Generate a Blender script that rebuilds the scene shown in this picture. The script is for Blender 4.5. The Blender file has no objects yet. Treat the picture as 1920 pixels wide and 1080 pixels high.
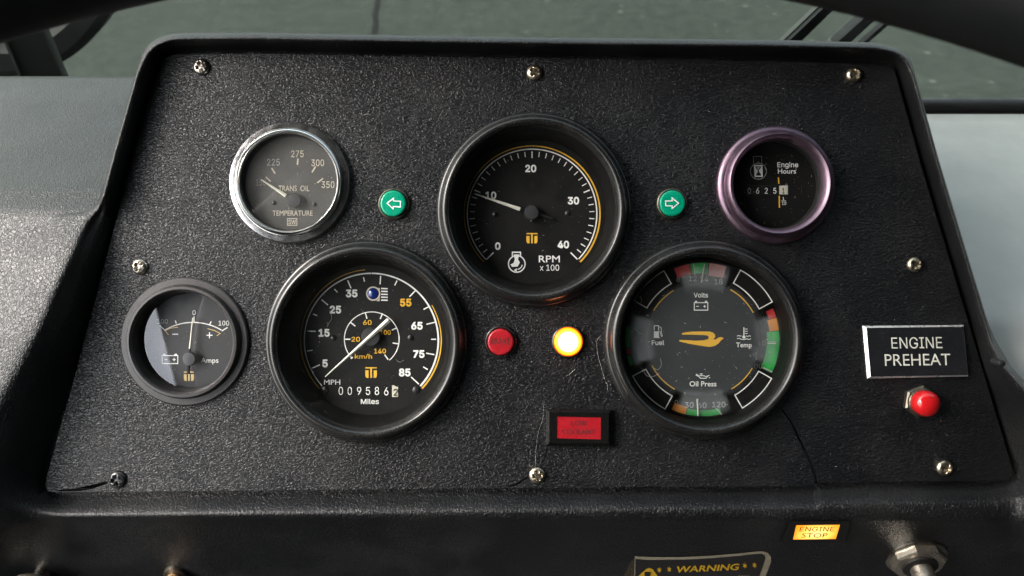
import bpy, bmesh, math, random, os
from mathutils import Vector, Matrix, noise
random.seed(7)
SC = bpy.context.scene
COL = SC.collection
R = math.radians

# ------------------------------------------------------------------ camera
F = 1450.0                      # focal length in photo pixels (1920 wide)
CAM_H = 2.0                     # metres above the road
PITCH = -42.0
cam_d = bpy.data.cameras.new('camera')
cam_d.sensor_width = 36.0
cam_d.lens = 36.0 * F / 1920.0
cam_d.clip_start = 0.005
cam_d.clip_end = 500
cam_d.dof.use_dof = True
cam_d.dof.focus_distance = 0.375
cam_d.dof.aperture_fstop = 15.0
cam = bpy.data.objects.new('camera', cam_d)
COL.objects.link(cam)
cam.location = (0, 0, CAM_H)
cam.rotation_euler = (R(90 + PITCH), 0, 0)
SC.camera = cam
M_CAM = Matrix.Translation((0, 0, CAM_H)) @ Matrix.Rotation(R(90 + PITCH), 4, 'X')

# ------------------------------------------------------------------ sky, sun, exposure
world = bpy.data.worlds.new('World')
SC.world = world
world.use_nodes = True
wn = world.node_tree
wn.nodes.clear()
wo = wn.nodes.new('ShaderNodeOutputWorld')
wb = wn.nodes.new('ShaderNodeBackground')
sky = wn.nodes.new('ShaderNodeTexSky')
sky.sky_type = 'NISHITA'
sky.sun_disc = False
SUN_EL, SUN_AZ = 47.0, -97.0    # azimuth measured from +Y (straight ahead) to +X
sky.sun_elevation = R(SUN_EL)
sky.sun_rotation = R(SUN_AZ)
sky.air_density = 1.6
sky.dust_density = 4.0
sky.ozone_density = 1.0
wb.inputs['Strength'].default_value = 0.13
hsv = wn.nodes.new('ShaderNodeHueSaturation')       # thin overcast: a paler sky
hsv.inputs['Saturation'].default_value = 0.5
wn.links.new(sky.outputs[0], hsv.inputs['Color'])
wn.links.new(hsv.outputs[0], wb.inputs['Color'])
wn.links.new(wb.outputs[0], wo.inputs['Surface'])
sun_d = bpy.data.lights.new('sun', 'SUN')
sun_d.energy = 0.5
sun_d.angle = R(35)
sun_d.color = (1.0, 0.95, 0.95)
sun = bpy.data.objects.new('sun', sun_d)
COL.objects.link(sun)
sdir = Vector((math.sin(R(SUN_AZ)) * math.cos(R(SUN_EL)), math.cos(R(SUN_AZ)) * math.cos(R(SUN_EL)), math.sin(R(SUN_EL))))
sun.rotation_euler = sdir.to_track_quat('Z', 'Y').to_euler()
sun.location = sdir * 20
SC.view_settings.view_transform = 'Standard'
SC.view_settings.look = 'None'
SC.view_settings.gamma = 1.0
SC.view_settings.exposure = 2.55
SC.cycles.max_bounces = 10
SC.cycles.transparent_max_bounces = 16
SC.cycles.caustics_reflective = False
SC.cycles.caustics_refractive = False

# ------------------------------------------------------------------ the frame of the instrument panel (millimetres)
D = 382.0
_n = Vector(((985 - 960) / F, (540 - 520) / F, -1)).normalized()
_z = -_n
_x = (Vector((1, 0, 0)) - _z * _z.x).normalized()
_y = _z.cross(_x)
PC = Matrix(((_x.x, _y.x, _z.x, _n.x * D / 1000), (_x.y, _y.y, _z.y, _n.y * D / 1000), (_x.z, _y.z, _z.z, _n.z * D / 1000), (0, 0, 0, 1)))
PANEL = M_CAM @ PC
PINV = PANEL.inverted()
EYE = Vector((0, 0, D))


def raydir(px, py):
    d = Vector(((px - 960) / F, (540 - py) / F, -1))
    return Vector((d.dot(_x), d.dot(_y), d.dot(_z)))


def P(px, py, z=0.0):
    """point of the panel frame (mm) at height z over the panel"""
    d = raydir(px, py)
    t = (z - D) / d.z
    return Vector((d.x * t, d.y * t, z))


def mm(rpx, z=0.0):
    return rpx * (D - z) / F


HINGE = P(985, 972, 5)
FA = R(40)
F_N = Vector((0, -math.sin(FA), math.cos(FA)))      # lower face normal


def PF(px, py, off=0.0):
    """point on the lower face under the panel, off mm in front of it"""
    d = raydir(px, py)
    o = HINGE + F_N * off
    t = (o - EYE).dot(F_N) / d.dot(F_N)
    return EYE + d * t


def Wray(px, py, y=None, z=None):
    d = M_CAM.to_3x3() @ Vector(((px - 960) / F, (540 - py) / F, -1))
    o = Vector((0, 0, CAM_H))
    t = (y - o.y) / d.y if y is not None else (z - o.z) / d.z
    return o + d * t


# ------------------------------------------------------------------ materials
class NT:
    def __init__(s, name):
        s.m = bpy.data.materials.new(name)
        s.m.use_nodes = True
        s.t = s.m.node_tree
        s.b = s.t.nodes['Principled BSDF']
        s.out = s.t.nodes['Material Output']
        s._c = None

    def n(s, typ, **kw):
        nd = s.t.nodes.new('ShaderNode' + typ)
        for k, v in kw.items():
            if hasattr(nd, k):
                setattr(nd, k, v)
            else:
                nd.inputs[k.replace('_', ' ')].default_value = v
        return nd

    def l(s, a, b):
        s.t.links.new(a, b)

    def coord(s, scale=(1, 1, 1), rot=(0, 0, 0)):
        if s._c is None:
            s._c = s.n('TexCoord')
        mp = s.n('Mapping')
        mp.inputs['Scale'].default_value = scale
        mp.inputs['Rotation'].default_value = rot
        s.l(s._c.outputs['Object'], mp.inputs['Vector'])
        return mp.outputs[0]

    def noise(s, scale, detail=2, rough=0.5, dist=0.0, co=None, stretch=(1, 1, 1)):
        nd = s.n('TexNoise')
        nd.inputs['Scale'].default_value = scale
        nd.inputs['Detail'].default_value = detail
        nd.inputs['Roughness'].default_value = rough
        nd.inputs['Distortion'].default_value = dist
        s.l(co or s.coord(stretch), nd.inputs['Vector'])
        return nd.outputs['Fac']

    def ramp(s, fac, stops):
        r = s.n('ValToRGB')
        e = r.color_ramp.elements
        while len(e) > 1:
            e.remove(e[-1])
        e[0].position, e[0].color = stops[0][0], col(stops[0][1])
        for p, c in stops[1:]:
            x = e.new(p)
            x.color = col(c)
        s.l(fac, r.inputs[0])
        return r.outputs[0]

    def mix(s, fac, a, b):
        m = s.n('Mix', data_type='RGBA')
        for sock, v in ((m.inputs[0], fac), (m.inputs[6], a), (m.inputs[7], b)):
            if hasattr(v, 'is_output'):
                s.l(v, sock)
            elif sock is m.inputs[0]:
                sock.default_value = v
            else:
                sock.default_value = col(v)
        return m.outputs[2]

    def math(s, op, a, b=None, c=None, clamp=False):
        m = s.n('Math', operation=op)
        m.use_clamp = clamp
        for i, v in enumerate((a, b, c)):
            if v is None:
                continue
            if hasattr(v, 'is_output'):
                s.l(v, m.inputs[i])
            else:
                m.inputs[i].default_value = v
        return m.outputs[0]

    def bump(s, h, dist, strength=1.0, prev=None):
        b = s.n('Bump')
        b.inputs['Strength'].default_value = strength
        b.inputs['Distance'].default_value = dist
        s.l(h, b.inputs['Height'])
        if prev is not None:
            s.l(prev, b.inputs['Normal'])
        return b.outputs[0]


def col(c):
    if isinstance(c, (int, float)):
        return (c, c, c, 1)
    return (c[0], c[1], c[2], 1)


def grain_mat(name, base, dust, rough=0.36, scale=420, dist=0.00035, stretch=(0.72, 1.15, 1), dustamt=0.5, spec=0.5, wear=0.0):
    """black moulded plastic with a leather grain of worm-like ridges"""
    m = NT(name)
    co = m.coord(stretch)
    big = m.noise(28, 2, 0.5)
    n1 = m.noise(scale, 1.2, 0.5, 0.7, co)
    a = m.math('ABSOLUTE', m.math('SUBTRACT', n1, 0.5))
    a = m.math('MULTIPLY', a, 7.0, clamp=True)          # dark creases between rounded ridges
    a = m.math('SMOOTH_MIN', a, 0.85, 0.5)
    n2 = m.noise(scale * 2.3, 2, 0.55, 0.2, co)
    h = m.math('ADD', m.math('MULTIPLY', a, 0.75), m.math('MULTIPLY', n2, 0.45))
    nb = m.bump(h, dist)
    m.l(nb, m.b.inputs['Normal'])
    spk = m.noise(1500, 2, 0.6)
    spkm = m.ramp(spk, [(0.66, 0.0), (0.74, 1.0)])
    dmask = m.math('MULTIPLY', m.ramp(big, [(0.42, 0.0), (0.7, 1.0)]), dustamt)
    cr = m.math('SUBTRACT', 1.0, a, clamp=True)          # dust sits in the creases
    dm = m.math('MULTIPLY', dmask, m.math('ADD', m.math('MULTIPLY', cr, 0.6), m.math('MULTIPLY', spkm, 0.8)), clamp=True)
    m.l(m.mix(dm, base, dust), m.b.inputs['Base Color'])
    rg = m.math('ADD', rough - 0.12, m.math('MULTIPLY', m.noise(34, 5, 0.7, 0.8), 0.26))
    m.l(m.math('ADD', rg, m.math('MULTIPLY', dm, 0.3)), m.b.inputs['Roughness'])
    m.b.inputs['Specular IOR Level'].default_value = spec
    return m.m


def plain(name, c, rough=0.5, metal=0.0, var=0.12, scale=300, bump=0.0, bscale=900, dust=None, dustamt=0.3, emis=None, es=0.0, spec=0.5, coat=0.0, stretch=(1, 1, 1)):
    m = NT(name)
    c = tuple(c) if not isinstance(c, (int, float)) else (c, c, c)
    nz = m.noise(scale, 3, 0.6, 0, None, stretch)
    lo = tuple(x * (1 - var) for x in c)
    hi = tuple(min(1, x * (1 + var)) for x in c)
    cc = m.ramp(nz, [(0.3, lo), (0.7, hi)])
    if dust is not None:
        sp = m.noise(1400, 2, 0.65)
        bg = m.noise(70, 2, 0.5)
        dm = m.math('MULTIPLY', m.ramp(sp, [(0.58, 0.0), (0.72, 1.0)]), m.math('MULTIPLY', m.ramp(bg, [(0.35, 0.15), (0.7, 1.0)]), dustamt), clamp=True)
        cc = m.mix(dm, cc, dust)
    m.l(cc, m.b.inputs['Base Color'])
    rr = m.ramp(m.noise(scale * 0.4, 4, 0.65), [(0.3, max(0.02, rough * 0.75)), (0.75, min(1, rough * 1.3))])
    m.l(rr, m.b.inputs['Roughness'])
    m.b.inputs['Metallic'].default_value = metal
    m.b.inputs['Specular IOR Level'].default_value = spec
    m.b.inputs['Coat Weight'].default_value = coat
    if bump:
        m.l(m.bump(m.noise(bscale, 3, 0.6), bump), m.b.inputs['Normal'])
    if emis is not None:
        m.b.inputs['Emission Color'].default_value = col(emis)
        m.b.inputs['Emission Strength'].default_value = es
    return m.m


def glass_mat(name, tint=(1, 1, 1), haze=None, hazeamt=0.0, rough=0.02, smear=0.5, refl=1.0):
    """thin pane: clear transmission, fresnel mirror, a little dust or mist on it"""
    m = NT(name)
    m.t.nodes.remove(m.b)
    tr = m.n('BsdfTransparent')
    tr.inputs[0].default_value = col(tint)
    gl = m.n('BsdfGlossy')
    gl.inputs['Roughness'].default_value = rough
    lw = m.n('LayerWeight')
    lw.inputs['Blend'].default_value = 0.5
    f = m.math('MULTIPLY', m.math('ADD', 0.05, m.math('MULTIPLY', m.math('POWER', lw.outputs['Facing'], 5.0), 0.95)), refl, clamp=True)
    mx = m.n('MixShader')
    m.l(f, mx.inputs[0]); m.l(tr.outputs[0], mx.inputs[1]); m.l(gl.outputs[0], mx.inputs[2])
    df = m.n('BsdfDiffuse')
    df.inputs[0].default_value = col(haze or (0.6, 0.6, 0.58))
    sp = m.ramp(m.noise(1100, 2, 0.6), [(0.70, 0.0), (0.76, 1.0)])
    sm = m.ramp(m.noise(45, 4, 0.65, 0.6), [(0.35, 0.0), (0.8, 1.0)])
    amt = m.math('ADD', m.math('MULTIPLY', sp, 0.25 * smear), m.math('MULTIPLY', m.math('ADD', m.math('MULTIPLY', sm, 0.6), 0.4), hazeamt), clamp=True)
    m2 = m.n('MixShader')
    m.l(amt, m2.inputs[0]); m.l(mx.outputs[0], m2.inputs[1]); m.l(df.outputs[0], m2.inputs[2])
    m.l(m2.outputs[0], m.out.inputs['Surface'])
    return m.m


DUST = (0.27, 0.26, 0.25)
M = {}
M['panel'] = grain_mat('panel_grain', (0.007, 0.0075, 0.009), DUST, 0.31, 740, 0.00027, (0.58, 1.35, 1), 0.09, 0.42)
M['housing'] = grain_mat('housing_grain', (0.007, 0.0075, 0.0085), DUST, 0.36, 680, 0.00021, (1.15, 0.9, 1), 0.12, 0.45)
M['cowl'] = M['housing']
M['face'] = grain_mat('face_grain', (0.006, 0.006, 0.007), DUST, 0.45, 480, 0.00012, (1, 1, 1), 0.08)
M['grey'] = plain('grey_dash_paint', (0.36, 0.355, 0.335), 0.42, 0, 0.06, 60, 0.00002, 500, DUST, 0.35)
M['bezel'] = plain('satin_black_bezel', 0.014, 0.25, 0, 0.3, 90, 0.00002, 500, DUST, 0.22, spec=0.6)
M['bezel_dull'] = plain('dull_black_bezel', (0.028, 0.026, 0.026), 0.42, 0, 0.1, 120, 0.00002, 900, DUST, 0.22)
M['dark'] = plain('matte_black', 0.006, 0.6, 0, 0.1, 200, 0, 0, DUST, 0.05)
M['cone'] = plain('gauge_throat', 0.004, 0.6, 0, 0.1, 200, 0.00001, 900, DUST, 0.03, spec=0.2)
M['dial'] = plain('black_dial', 0.004, 0.6, 0, 0.1, 200, 0, 0, DUST, 0.04, spec=0.3)
M['dial_hazed'] = plain('hazed_dial', (0.060, 0.059, 0.057), 0.6, 0, 0.25, 60, 0, 0, DUST, 0.3)  # grey lifted to carry the ceiling's reflected haze in the dial colour
M['dial_grey'] = plain('charcoal_dial', (0.020, 0.021, 0.024), 0.5, 0, 0.1, 200, 0, 0, DUST, 0.12)
M['chrome'] = plain('worn_chrome', (0.86, 0.85, 0.84), 0.18, 1.0, 0.10, 500, 0.000006, 1200)
M['purple'] = plain('purple_anodised', (0.23, 0.16, 0.21), 0.42, 1.0, 0.10, 300, 0.000008, 1300, DUST, 0.3)
M['white'] = plain('white_print', (0.88, 0.88, 0.86), 0.6, 0, 0.03)
M['white_dim'] = plain('greyed_print', (0.42, 0.42, 0.41), 0.6, 0, 0.05)
M['cream'] = plain('cream_print', (0.62, 0.57, 0.48), 0.6, 0, 0.08)
M['cream_dim'] = plain('faded_cream_print', (0.26, 0.23, 0.18), 0.6, 0, 0.08)
M['yellow'] = plain('amber_print', (0.78, 0.44, 0.03), 0.6, 0, 0.03)
M['yellow_pale'] = plain('straw_print', (0.62, 0.47, 0.20), 0.6, 0, 0.05)
M['needle'] = plain('needle_paint', (0.80, 0.80, 0.70), 0.5, 0, 0.03)
M['hub'] = plain('hub_plastic', (0.03, 0.031, 0.034), 0.4, 0, 0.1)
M['stud'] = plain('stud_plastic', (0.02, 0.02, 0.022), 0.35, 0, 0.1)
M['glass'] = glass_mat('gauge_glass', (0.97, 0.98, 0.97), None, 0.004)
M['glass_dust_haze'] = glass_mat('dusty_hazed_glass', (0.93, 0.93, 0.92), (0.5, 0.5, 0.48), 0.09, 0.03, 1.2)  # dust film, thickened to paint in the haze of the ceiling's reflection
M['glass_clean'] = glass_mat('clear_gauge_glass', (0.97, 0.97, 0.97), None, 0.001)
M['glass_amps'] = glass_mat('ammeter_glass', (0.96, 0.96, 0.96), None, 0.018, 0.012, 1.0, 1.8)
M['wind'] = glass_mat('tinted_windscreen', (0.75, 0.78, 0.75), (0.5, 0.55, 0.5), 0.006, 0.01, 0.1, 0.5)
M['green_cap'] = plain('green_lens', (0.0, 0.30, 0.17), 0.28, 0, 0.05, coat=0.3, dust=DUST, dustamt=0.1)
M['red_cap'] = plain('red_lens', (0.40, 0.012, 0.02), 0.30, 0, 0.06, coat=0.3, dust=DUST, dustamt=0.1)
M['red_knob'] = plain('red_rubber_cap', (0.60, 0.012, 0.015), 0.16, 0, 0.06, coat=0.5)
M['engrave'] = plain('engraved_ink', (0.06, 0.02, 0.02), 0.6)
M['steel'] = plain('tarnished_steel', (0.42, 0.39, 0.34), 0.30, 1.0, 0.3, 400, 0.00004, 900)
M['brass'] = plain('tarnished_brass_screw', (0.52, 0.46, 0.36), 0.33, 1.0, 0.35, 350, 0.00004, 900)
M['blackscrew'] = plain('blackened_screw', (0.06, 0.06, 0.06), 0.22, 0.7, 0.3, 350)
M['nut'] = plain('dirty_nut', (0.16, 0.14, 0.11), 0.38, 0.9, 0.3, 350)
M['alu'] = plain('bright_aluminium', (0.86, 0.84, 0.84), 0.30, 0.6, 0.05, 400)
M['plate'] = plain('nameplate_black', (0.012, 0.013, 0.016), 0.42, 0, 0.1, 300, 0.00001, 900, DUST, 0.2)
M['gloss_black'] = plain('gloss_black_frame', 0.008, 0.12, 0, 0.1, 100, spec=0.7)
M['bright_steel'] = plain('brushed_bright_steel', (0.50, 0.45, 0.38), 0.32, 0.9, 0.15, 500, 0.00001, 1200)
M['rubber'] = plain('black_rubber', (0.012, 0.012, 0.012), 0.55, 0, 0.2, 100, 0.00005, 500, DUST, 0.1)
M['wheelrim'] = plain('steering_wheel_plastic', (0.008, 0.009, 0.010), 0.5, 0, 0.1, 100, spec=0.3)
M['outblack'] = plain('black_painted_metal', (0.006, 0.007, 0.008), 0.6, 0, 0.1, 20, spec=0.3)
M['outedge'] = plain('pale_bracket_edge', (0.035, 0.04, 0.036), 0.6, 0, 0.1, 20)  # lighter strips along the bracket and wiper arm edges
M['wood'] = plain('tan_knob', (0.42, 0.26, 0.12), 0.3, 0, 0.1, 300, coat=0.3)
M['stickerblack'] = plain('sticker_black', (0.012, 0.012, 0.012), 0.35, 0, 0.1)
M['stickeredge'] = plain('sticker_border', (0.30, 0.27, 0.20), 0.5, 0, 0.15)
M['glitter'] = plain('gold_flakes', (0.50, 0.36, 0.10), 0.3, 0.8, 0.4, 2500, 0.0002, 2000)
M['stickeryellow'] = plain('sticker_yellow', (0.62, 0.38, 0.02), 0.5, 0, 0.1)
M['lint'] = plain('pale_lint', (0.50, 0.48, 0.44), 0.8)
M['crack'] = plain('crack_void', 0.002, 0.9)
M['blue'] = plain('blue_jewel', (0.01, 0.03, 0.22), 0.15, coat=0.5)
M['redband'] = plain('red_band', (0.55, 0.03, 0.03), 0.6)
M['greenband'] = plain('green_band', (0.02, 0.36, 0.06), 0.6)
M['orangeband'] = plain('orange_band', (0.70, 0.25, 0.02), 0.6)
M['pinkband'] = plain('pale_red_band', (0.55, 0.22, 0.20), 0.6)
M['counterwell'] = plain('counter_window', 0.010, 0.3)
M['creamwheel'] = plain('cream_counter_wheel', (0.66, 0.63, 0.52), 0.5)
M['roof'] = plain('cab_lining', (0.10, 0.10, 0.10), 0.7, 0, 0.05, 3)
M['wall'] = plain('cab_wall', (0.06, 0.06, 0.062), 0.7, 0, 0.05, 3)


def park_mat():
    m = NT('lit_amber_lens')
    tc = m.n('TexCoord')
    g = m.n('VectorMath', operation='LENGTH')
    m.l(tc.outputs['Object'], g.inputs[0])
    f = m.math('MULTIPLY', g.outputs['Value'], 1 / 0.0072)
    c = m.ramp(f, [(0.0, (1.0, 0.95, 0.82)), (0.66, (1.0, 0.86, 0.55)), (0.84, (1.0, 0.28, 0.02)), (1.0, (0.9, 0.08, 0.0))])
    m.l(c, m.b.inputs['Base Color'])
    m.l(c, m.b.inputs['Emission Color'])
    m.b.inputs['Emission Strength'].default_value = 1.25
    m.b.inputs['Roughness'].default_value = 0.3
    return m.m


def stop_mat():
    m = NT('lit_orange_window')
    tc = m.n('TexCoord')
    g = m.n('VectorMath', operation='LENGTH')
    m.l(tc.outputs['Object'], g.inputs[0])
    f = m.math('ADD', m.math('MULTIPLY', g.outputs['Value'], 1 / 0.0125), m.math('MULTIPLY', m.noise(140, 2, 0.5), 0.25))
    c = m.ramp(f, [(0.1, (1.0, 0.70, 0.24)), (0.55, (1.0, 0.52, 0.10)), (1.0, (0.95, 0.24, 0.01))])
    m.l(c, m.b.inputs['Base Color'])
    m.l(c, m.b.inputs['Emission Color'])
    m.b.inputs['Emission Strength'].default_value = 0.30
    return m.m


def mist_mat():
    """misted inner lens of the four-way gauge: thin condensation plus reflected haze painted in, thinner at the middle"""
    m = NT('misted_lens')
    m.t.nodes.remove(m.b)
    tr = m.n('BsdfTransparent')
    df = m.n('BsdfDiffuse')
    df.inputs[0].default_value = (0.56, 0.61, 0.64, 1)  # bluish tint of the reflected haze put into the colour
    tc = m.n('TexCoord')
    g = m.n('VectorMath', operation='LENGTH')
    m.l(tc.outputs['Object'], g.inputs[0])
    nz = m.noise(180, 4, 0.65, 0.4)
    rr = m.math('ADD', m.math('MULTIPLY', g.outputs['Value'], 1 / 0.038), m.math('MULTIPLY', m.math('SUBTRACT', nz, 0.5), 0.22))
    sp = m.n('SeparateXYZ'); m.l(tc.outputs['Object'], sp.inputs[0])
    th = m.math('ARCTAN2', sp.outputs['Y'], sp.outputs['X'])
    c4 = m.math('COSINE', m.math('MULTIPLY', th, 4.0))
    win = m.ramp(m.math('ADD', c4, m.math('MULTIPLY', m.math('SUBTRACT', nz, 0.5), 0.6)), [(0.02, 0.0), (0.30, 1.0)])
    inner = m.ramp(rr, [(0.0, 0.050), (0.40, 0.045), (0.62, 0.045), (0.74, 0.05), (0.80, 0.0)])
    outer = m.ramp(rr, [(0.62, 0.0), (0.72, 0.12), (0.86, 0.24), (0.93, 0.12), (1.0, 0.01)])
    a = m.math('ADD', inner, m.math('MULTIPLY', outer, win), clamp=True)
    mx = m.n('MixShader')
    m.l(a, mx.inputs[0]); m.l(tr.outputs[0], mx.inputs[1]); m.l(df.outputs[0], mx.inputs[2])
    m.l(mx.outputs[0], m.out.inputs['Surface'])
    return m.m


def asphalt_mat():
    m = NT('asphalt')
    n1 = m.noise(0.8, 4, 0.6)
    n2 = m.noise(11, 5, 0.8)
    c = m.ramp(n1, [(0.3, (0.020, 0.025, 0.020)), (0.7, (0.030, 0.036, 0.029))])
    c2 = m.mix(m.math('MULTIPLY', m.ramp(n2, [(0.42, 0.0), (0.70, 1.0)]), 0.6), c, (0.050, 0.058, 0.047))
    v = m.n('TexVoronoi')
    v.inputs['Scale'].default_value = 9
    m.l(m.coord(), v.inputs['Vector'])
    st = m.ramp(v.outputs['Distance'], [(0.13, 1.0), (0.20, 0.0)])
    sep = m.n('SeparateXYZ')
    m.l(m._c.outputs['Object'], sep.inputs[0])
    side = m.ramp(m.math('ADD', m.math('MULTIPLY', sep.outputs['X'], 0.22), 0.45), [(0.25, 0.05), (0.75, 1.0)])
    pick = m.ramp(m.noise(5, 3, 0.6), [(0.5, 0.0), (0.56, 1.0)])
    k = m.math('MULTIPLY', m.math('MULTIPLY', st, side), pick)
    c3 = m.mix(m.math('MULTIPLY', k, 0.7), c2, (0.12, 0.125, 0.10))
    m.l(c3, m.b.inputs['Base Color'])
    m.b.inputs['Roughness'].default_value = 0.85
    m.b.inputs['Specular IOR Level'].default_value = 0.15
    m.l(m.bump(n2, 0.01), m.b.inputs['Normal'])
    return m.m


M['park'] = park_mat()
M['stop'] = stop_mat()
M['mist'] = mist_mat()
M['asphalt'] = asphalt_mat()

# ------------------------------------------------------------------ object helpers
ORG = {}


def link(o, parent):
    COL.objects.link(o)
    if parent is not None:
        o.parent = parent


def props(o, label=None, cat=None, group=None, kind=None):
    if label: o['label'] = label
    if cat: o['category'] = cat
    if group: o['group'] = group
    if kind: o['kind'] = kind
    return o


def root(name, c, label, cat, group=None):
    """Empty standing on the panel (panel frame, mm) that parents a thing's parts"""
    o = bpy.data.objects.new(name, None)
    o.empty_display_size = 0.01
    COL.objects.link(o)
    o.matrix_world = PANEL @ Matrix.Translation(Vector(c) * 0.001)
    ORG[o] = Vector(c)
    return props(o, label, cat, group)


def rawmesh(name, verts, faces, mat, smooth=False, autosmooth=None):
    me = bpy.data.meshes.new(name)
    me.from_pydata([tuple(v) for v in verts], [], faces)
    me.validate()
    me.update()
    if mat is not None:
        me.materials.append(M[mat] if isinstance(mat, str) else mat)
    if smooth:
        me.polygons.foreach_set('use_smooth', [True] * len(me.polygons))
    return me


def fixn(me):
    bm = bmesh.new(); bm.from_mesh(me)
    bmesh.ops.remove_doubles(bm, verts=bm.verts, dist=1e-7)
    bmesh.ops.recalc_face_normals(bm, faces=bm.faces)
    bm.to_mesh(me); bm.free()


def pobj(name, verts, faces, mat, parent=None, smooth=False, origin=None, fix=True, sharp=None):
    """verts in panel millimetres; becomes a child of parent, or a top-level object at origin"""
    org = ORG[parent] if parent is not None else Vector(origin or (0, 0, 0))
    me = rawmesh(name, [(Vector(v) - org) * 0.001 for v in verts], faces, mat, smooth)
    if fix:
        fixn(me)
        if smooth:
            me.polygons.foreach_set('use_smooth', [True] * len(me.polygons))
    if sharp:
        me.set_sharp_from_angle(angle=R(sharp))
    o = bpy.data.objects.new(name, me)
    link(o, parent)
    ORG[o] = org
    if parent is None:
        o.matrix_world = PANEL @ Matrix.Translation(org * 0.001)
    return o


def lathe(name, c, prof, mat, parent, n=96, close=False, smooth=True, sharp=35):
    """profile of (radius mm, z mm) turned about the panel normal through c"""
    V, Fc = [], []
    cx, cy = c[0], c[1]
    for r, z in prof:
        for i in range(n):
            a = 2 * math.pi * i / n
            V.append((cx + r * math.cos(a), cy + r * math.sin(a), z))
    k = len(prof)
    for j in range(k - 1):
        for i in range(n):
            i2 = (i + 1) % n
            Fc.append((j * n + i, j * n + i2, (j + 1) * n + i2, (j + 1) * n + i))
    if close:
        Fc.append([(k - 1) * n + i for i in range(n)])
    return pobj(name, V, Fc, mat, parent, smooth, sharp=sharp)


def disc(name, c, r, z, mat, parent, n=96, thick=0.0):
    V = [(c[0] + r * math.cos(2 * math.pi * i / n), c[1] + r * math.sin(2 * math.pi * i / n), z) for i in range(n)]
    Fc = [list(range(n))]
    if thick:
        V += [(v[0], v[1], z - thick) for v in V]
        Fc += [[i, i + n, (i + 1) % n + n, (i + 1) % n] for i in range(n)] + [list(range(2 * n - 1, n - 1, -1))]
    return pobj(name, V, Fc, mat, parent)


# flat prints: shapes given in photo pixels, laid on the plane z of the panel frame (or any mapping)
class Print:
    def __init__(s, mp):
        s.V, s.F, s.mp = [], [], mp

    def poly(s, pts):
        b = len(s.V)
        s.V += [s.mp(x, y) for x, y in pts]
        s.F.append(list(range(b, b + len(pts))))
        return s

    def strip(s, A, B, closed=False):
        b = len(s.V)
        n = len(A)
        s.V += [s.mp(x, y) for x, y in A] + [s.mp(x, y) for x, y in B]
        for i in range(n if closed else n - 1):
            j = (i + 1) % n
            s.F.append((b + i, b + j, b + n + j, b + n + i))
        return s

    def stroke(s, pts, w, closed=False, w2=None):
        n = len(pts)
        A, B = [], []
        for i, p in enumerate(pts):
            a = pts[(i - 1) % n] if (closed or i > 0) else None
            c = pts[(i + 1) % n] if (closed or i < n - 1) else None
            ds = []
            if a is not None: ds.append(Vector((p[0] - a[0], p[1] - a[1])).normalized())
            if c is not None: ds.append(Vector((c[0] - p[0], c[1] - p[1])).normalized())
            t = sum(ds, Vector((0, 0)))
            if t.length < 1e-6: t = ds[0]
            t.normalize()
            nn = Vector((-t.y, t.x))
            ww = w if w2 is None else w + (w2 - w) * i / max(1, n - 1)
            k = ww / 2 / max(0.35, abs(t.dot(ds[0])))
            A.append((p[0] + nn.x * k, p[1] + nn.y * k))
            B.append((p[0] - nn.x * k, p[1] - nn.y * k))
        return s.strip(A, B, closed)

    def arc(s, c, r, a0, a1, w, w2=None, n=64, ry=None):
        ry = ry or r
        pts = [(c[0] + r * math.cos(R(a0 + (a1 - a0) * i / n)), c[1] - ry * math.sin(R(a0 + (a1 - a0) * i / n))) for i in range(n + 1)]
        return s.stroke(pts, w, False, w2)

    def ring(s, c, r, w, n=40):
        return s.stroke([(c[0] + r * math.cos(2 * math.pi * i / n), c[1] + r * math.sin(2 * math.pi * i / n)) for i in range(n)], w, True)

    def disc(s, c, r, n=28):
        return s.poly([(c[0] + r * math.cos(2 * math.pi * i / n), c[1] - r * math.sin(2 * math.pi * i / n)) for i in range(n)])

    def sector(s, c, r0, r1, a0, a1, n=14):
        A = [(c[0] + r0 * math.cos(R(a0 + (a1 - a0) * i / n)), c[1] - r0 * math.sin(R(a0 + (a1 - a0) * i / n))) for i in range(n + 1)]
        B = [(c[0] + r1 * math.cos(R(a0 + (a1 - a0) * i / n)), c[1] - r1 * math.sin(R(a0 + (a1 - a0) * i / n))) for i in range(n + 1)]
        return s.strip(A, B)

    def out(s, name, mat, parent):
        return pobj(name, s.V, s.F, mat, parent, fix=False)


def at(z):
    return lambda x, y: P(x, y, z)


FONT = None
try:
    FONT = bpy.data.fonts.load(os.path.join(bpy.utils.system_resource('DATAFILES', path='fonts'), 'Inter.woff2'))
except Exception:
    FONT = None
_cap = {}


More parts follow.
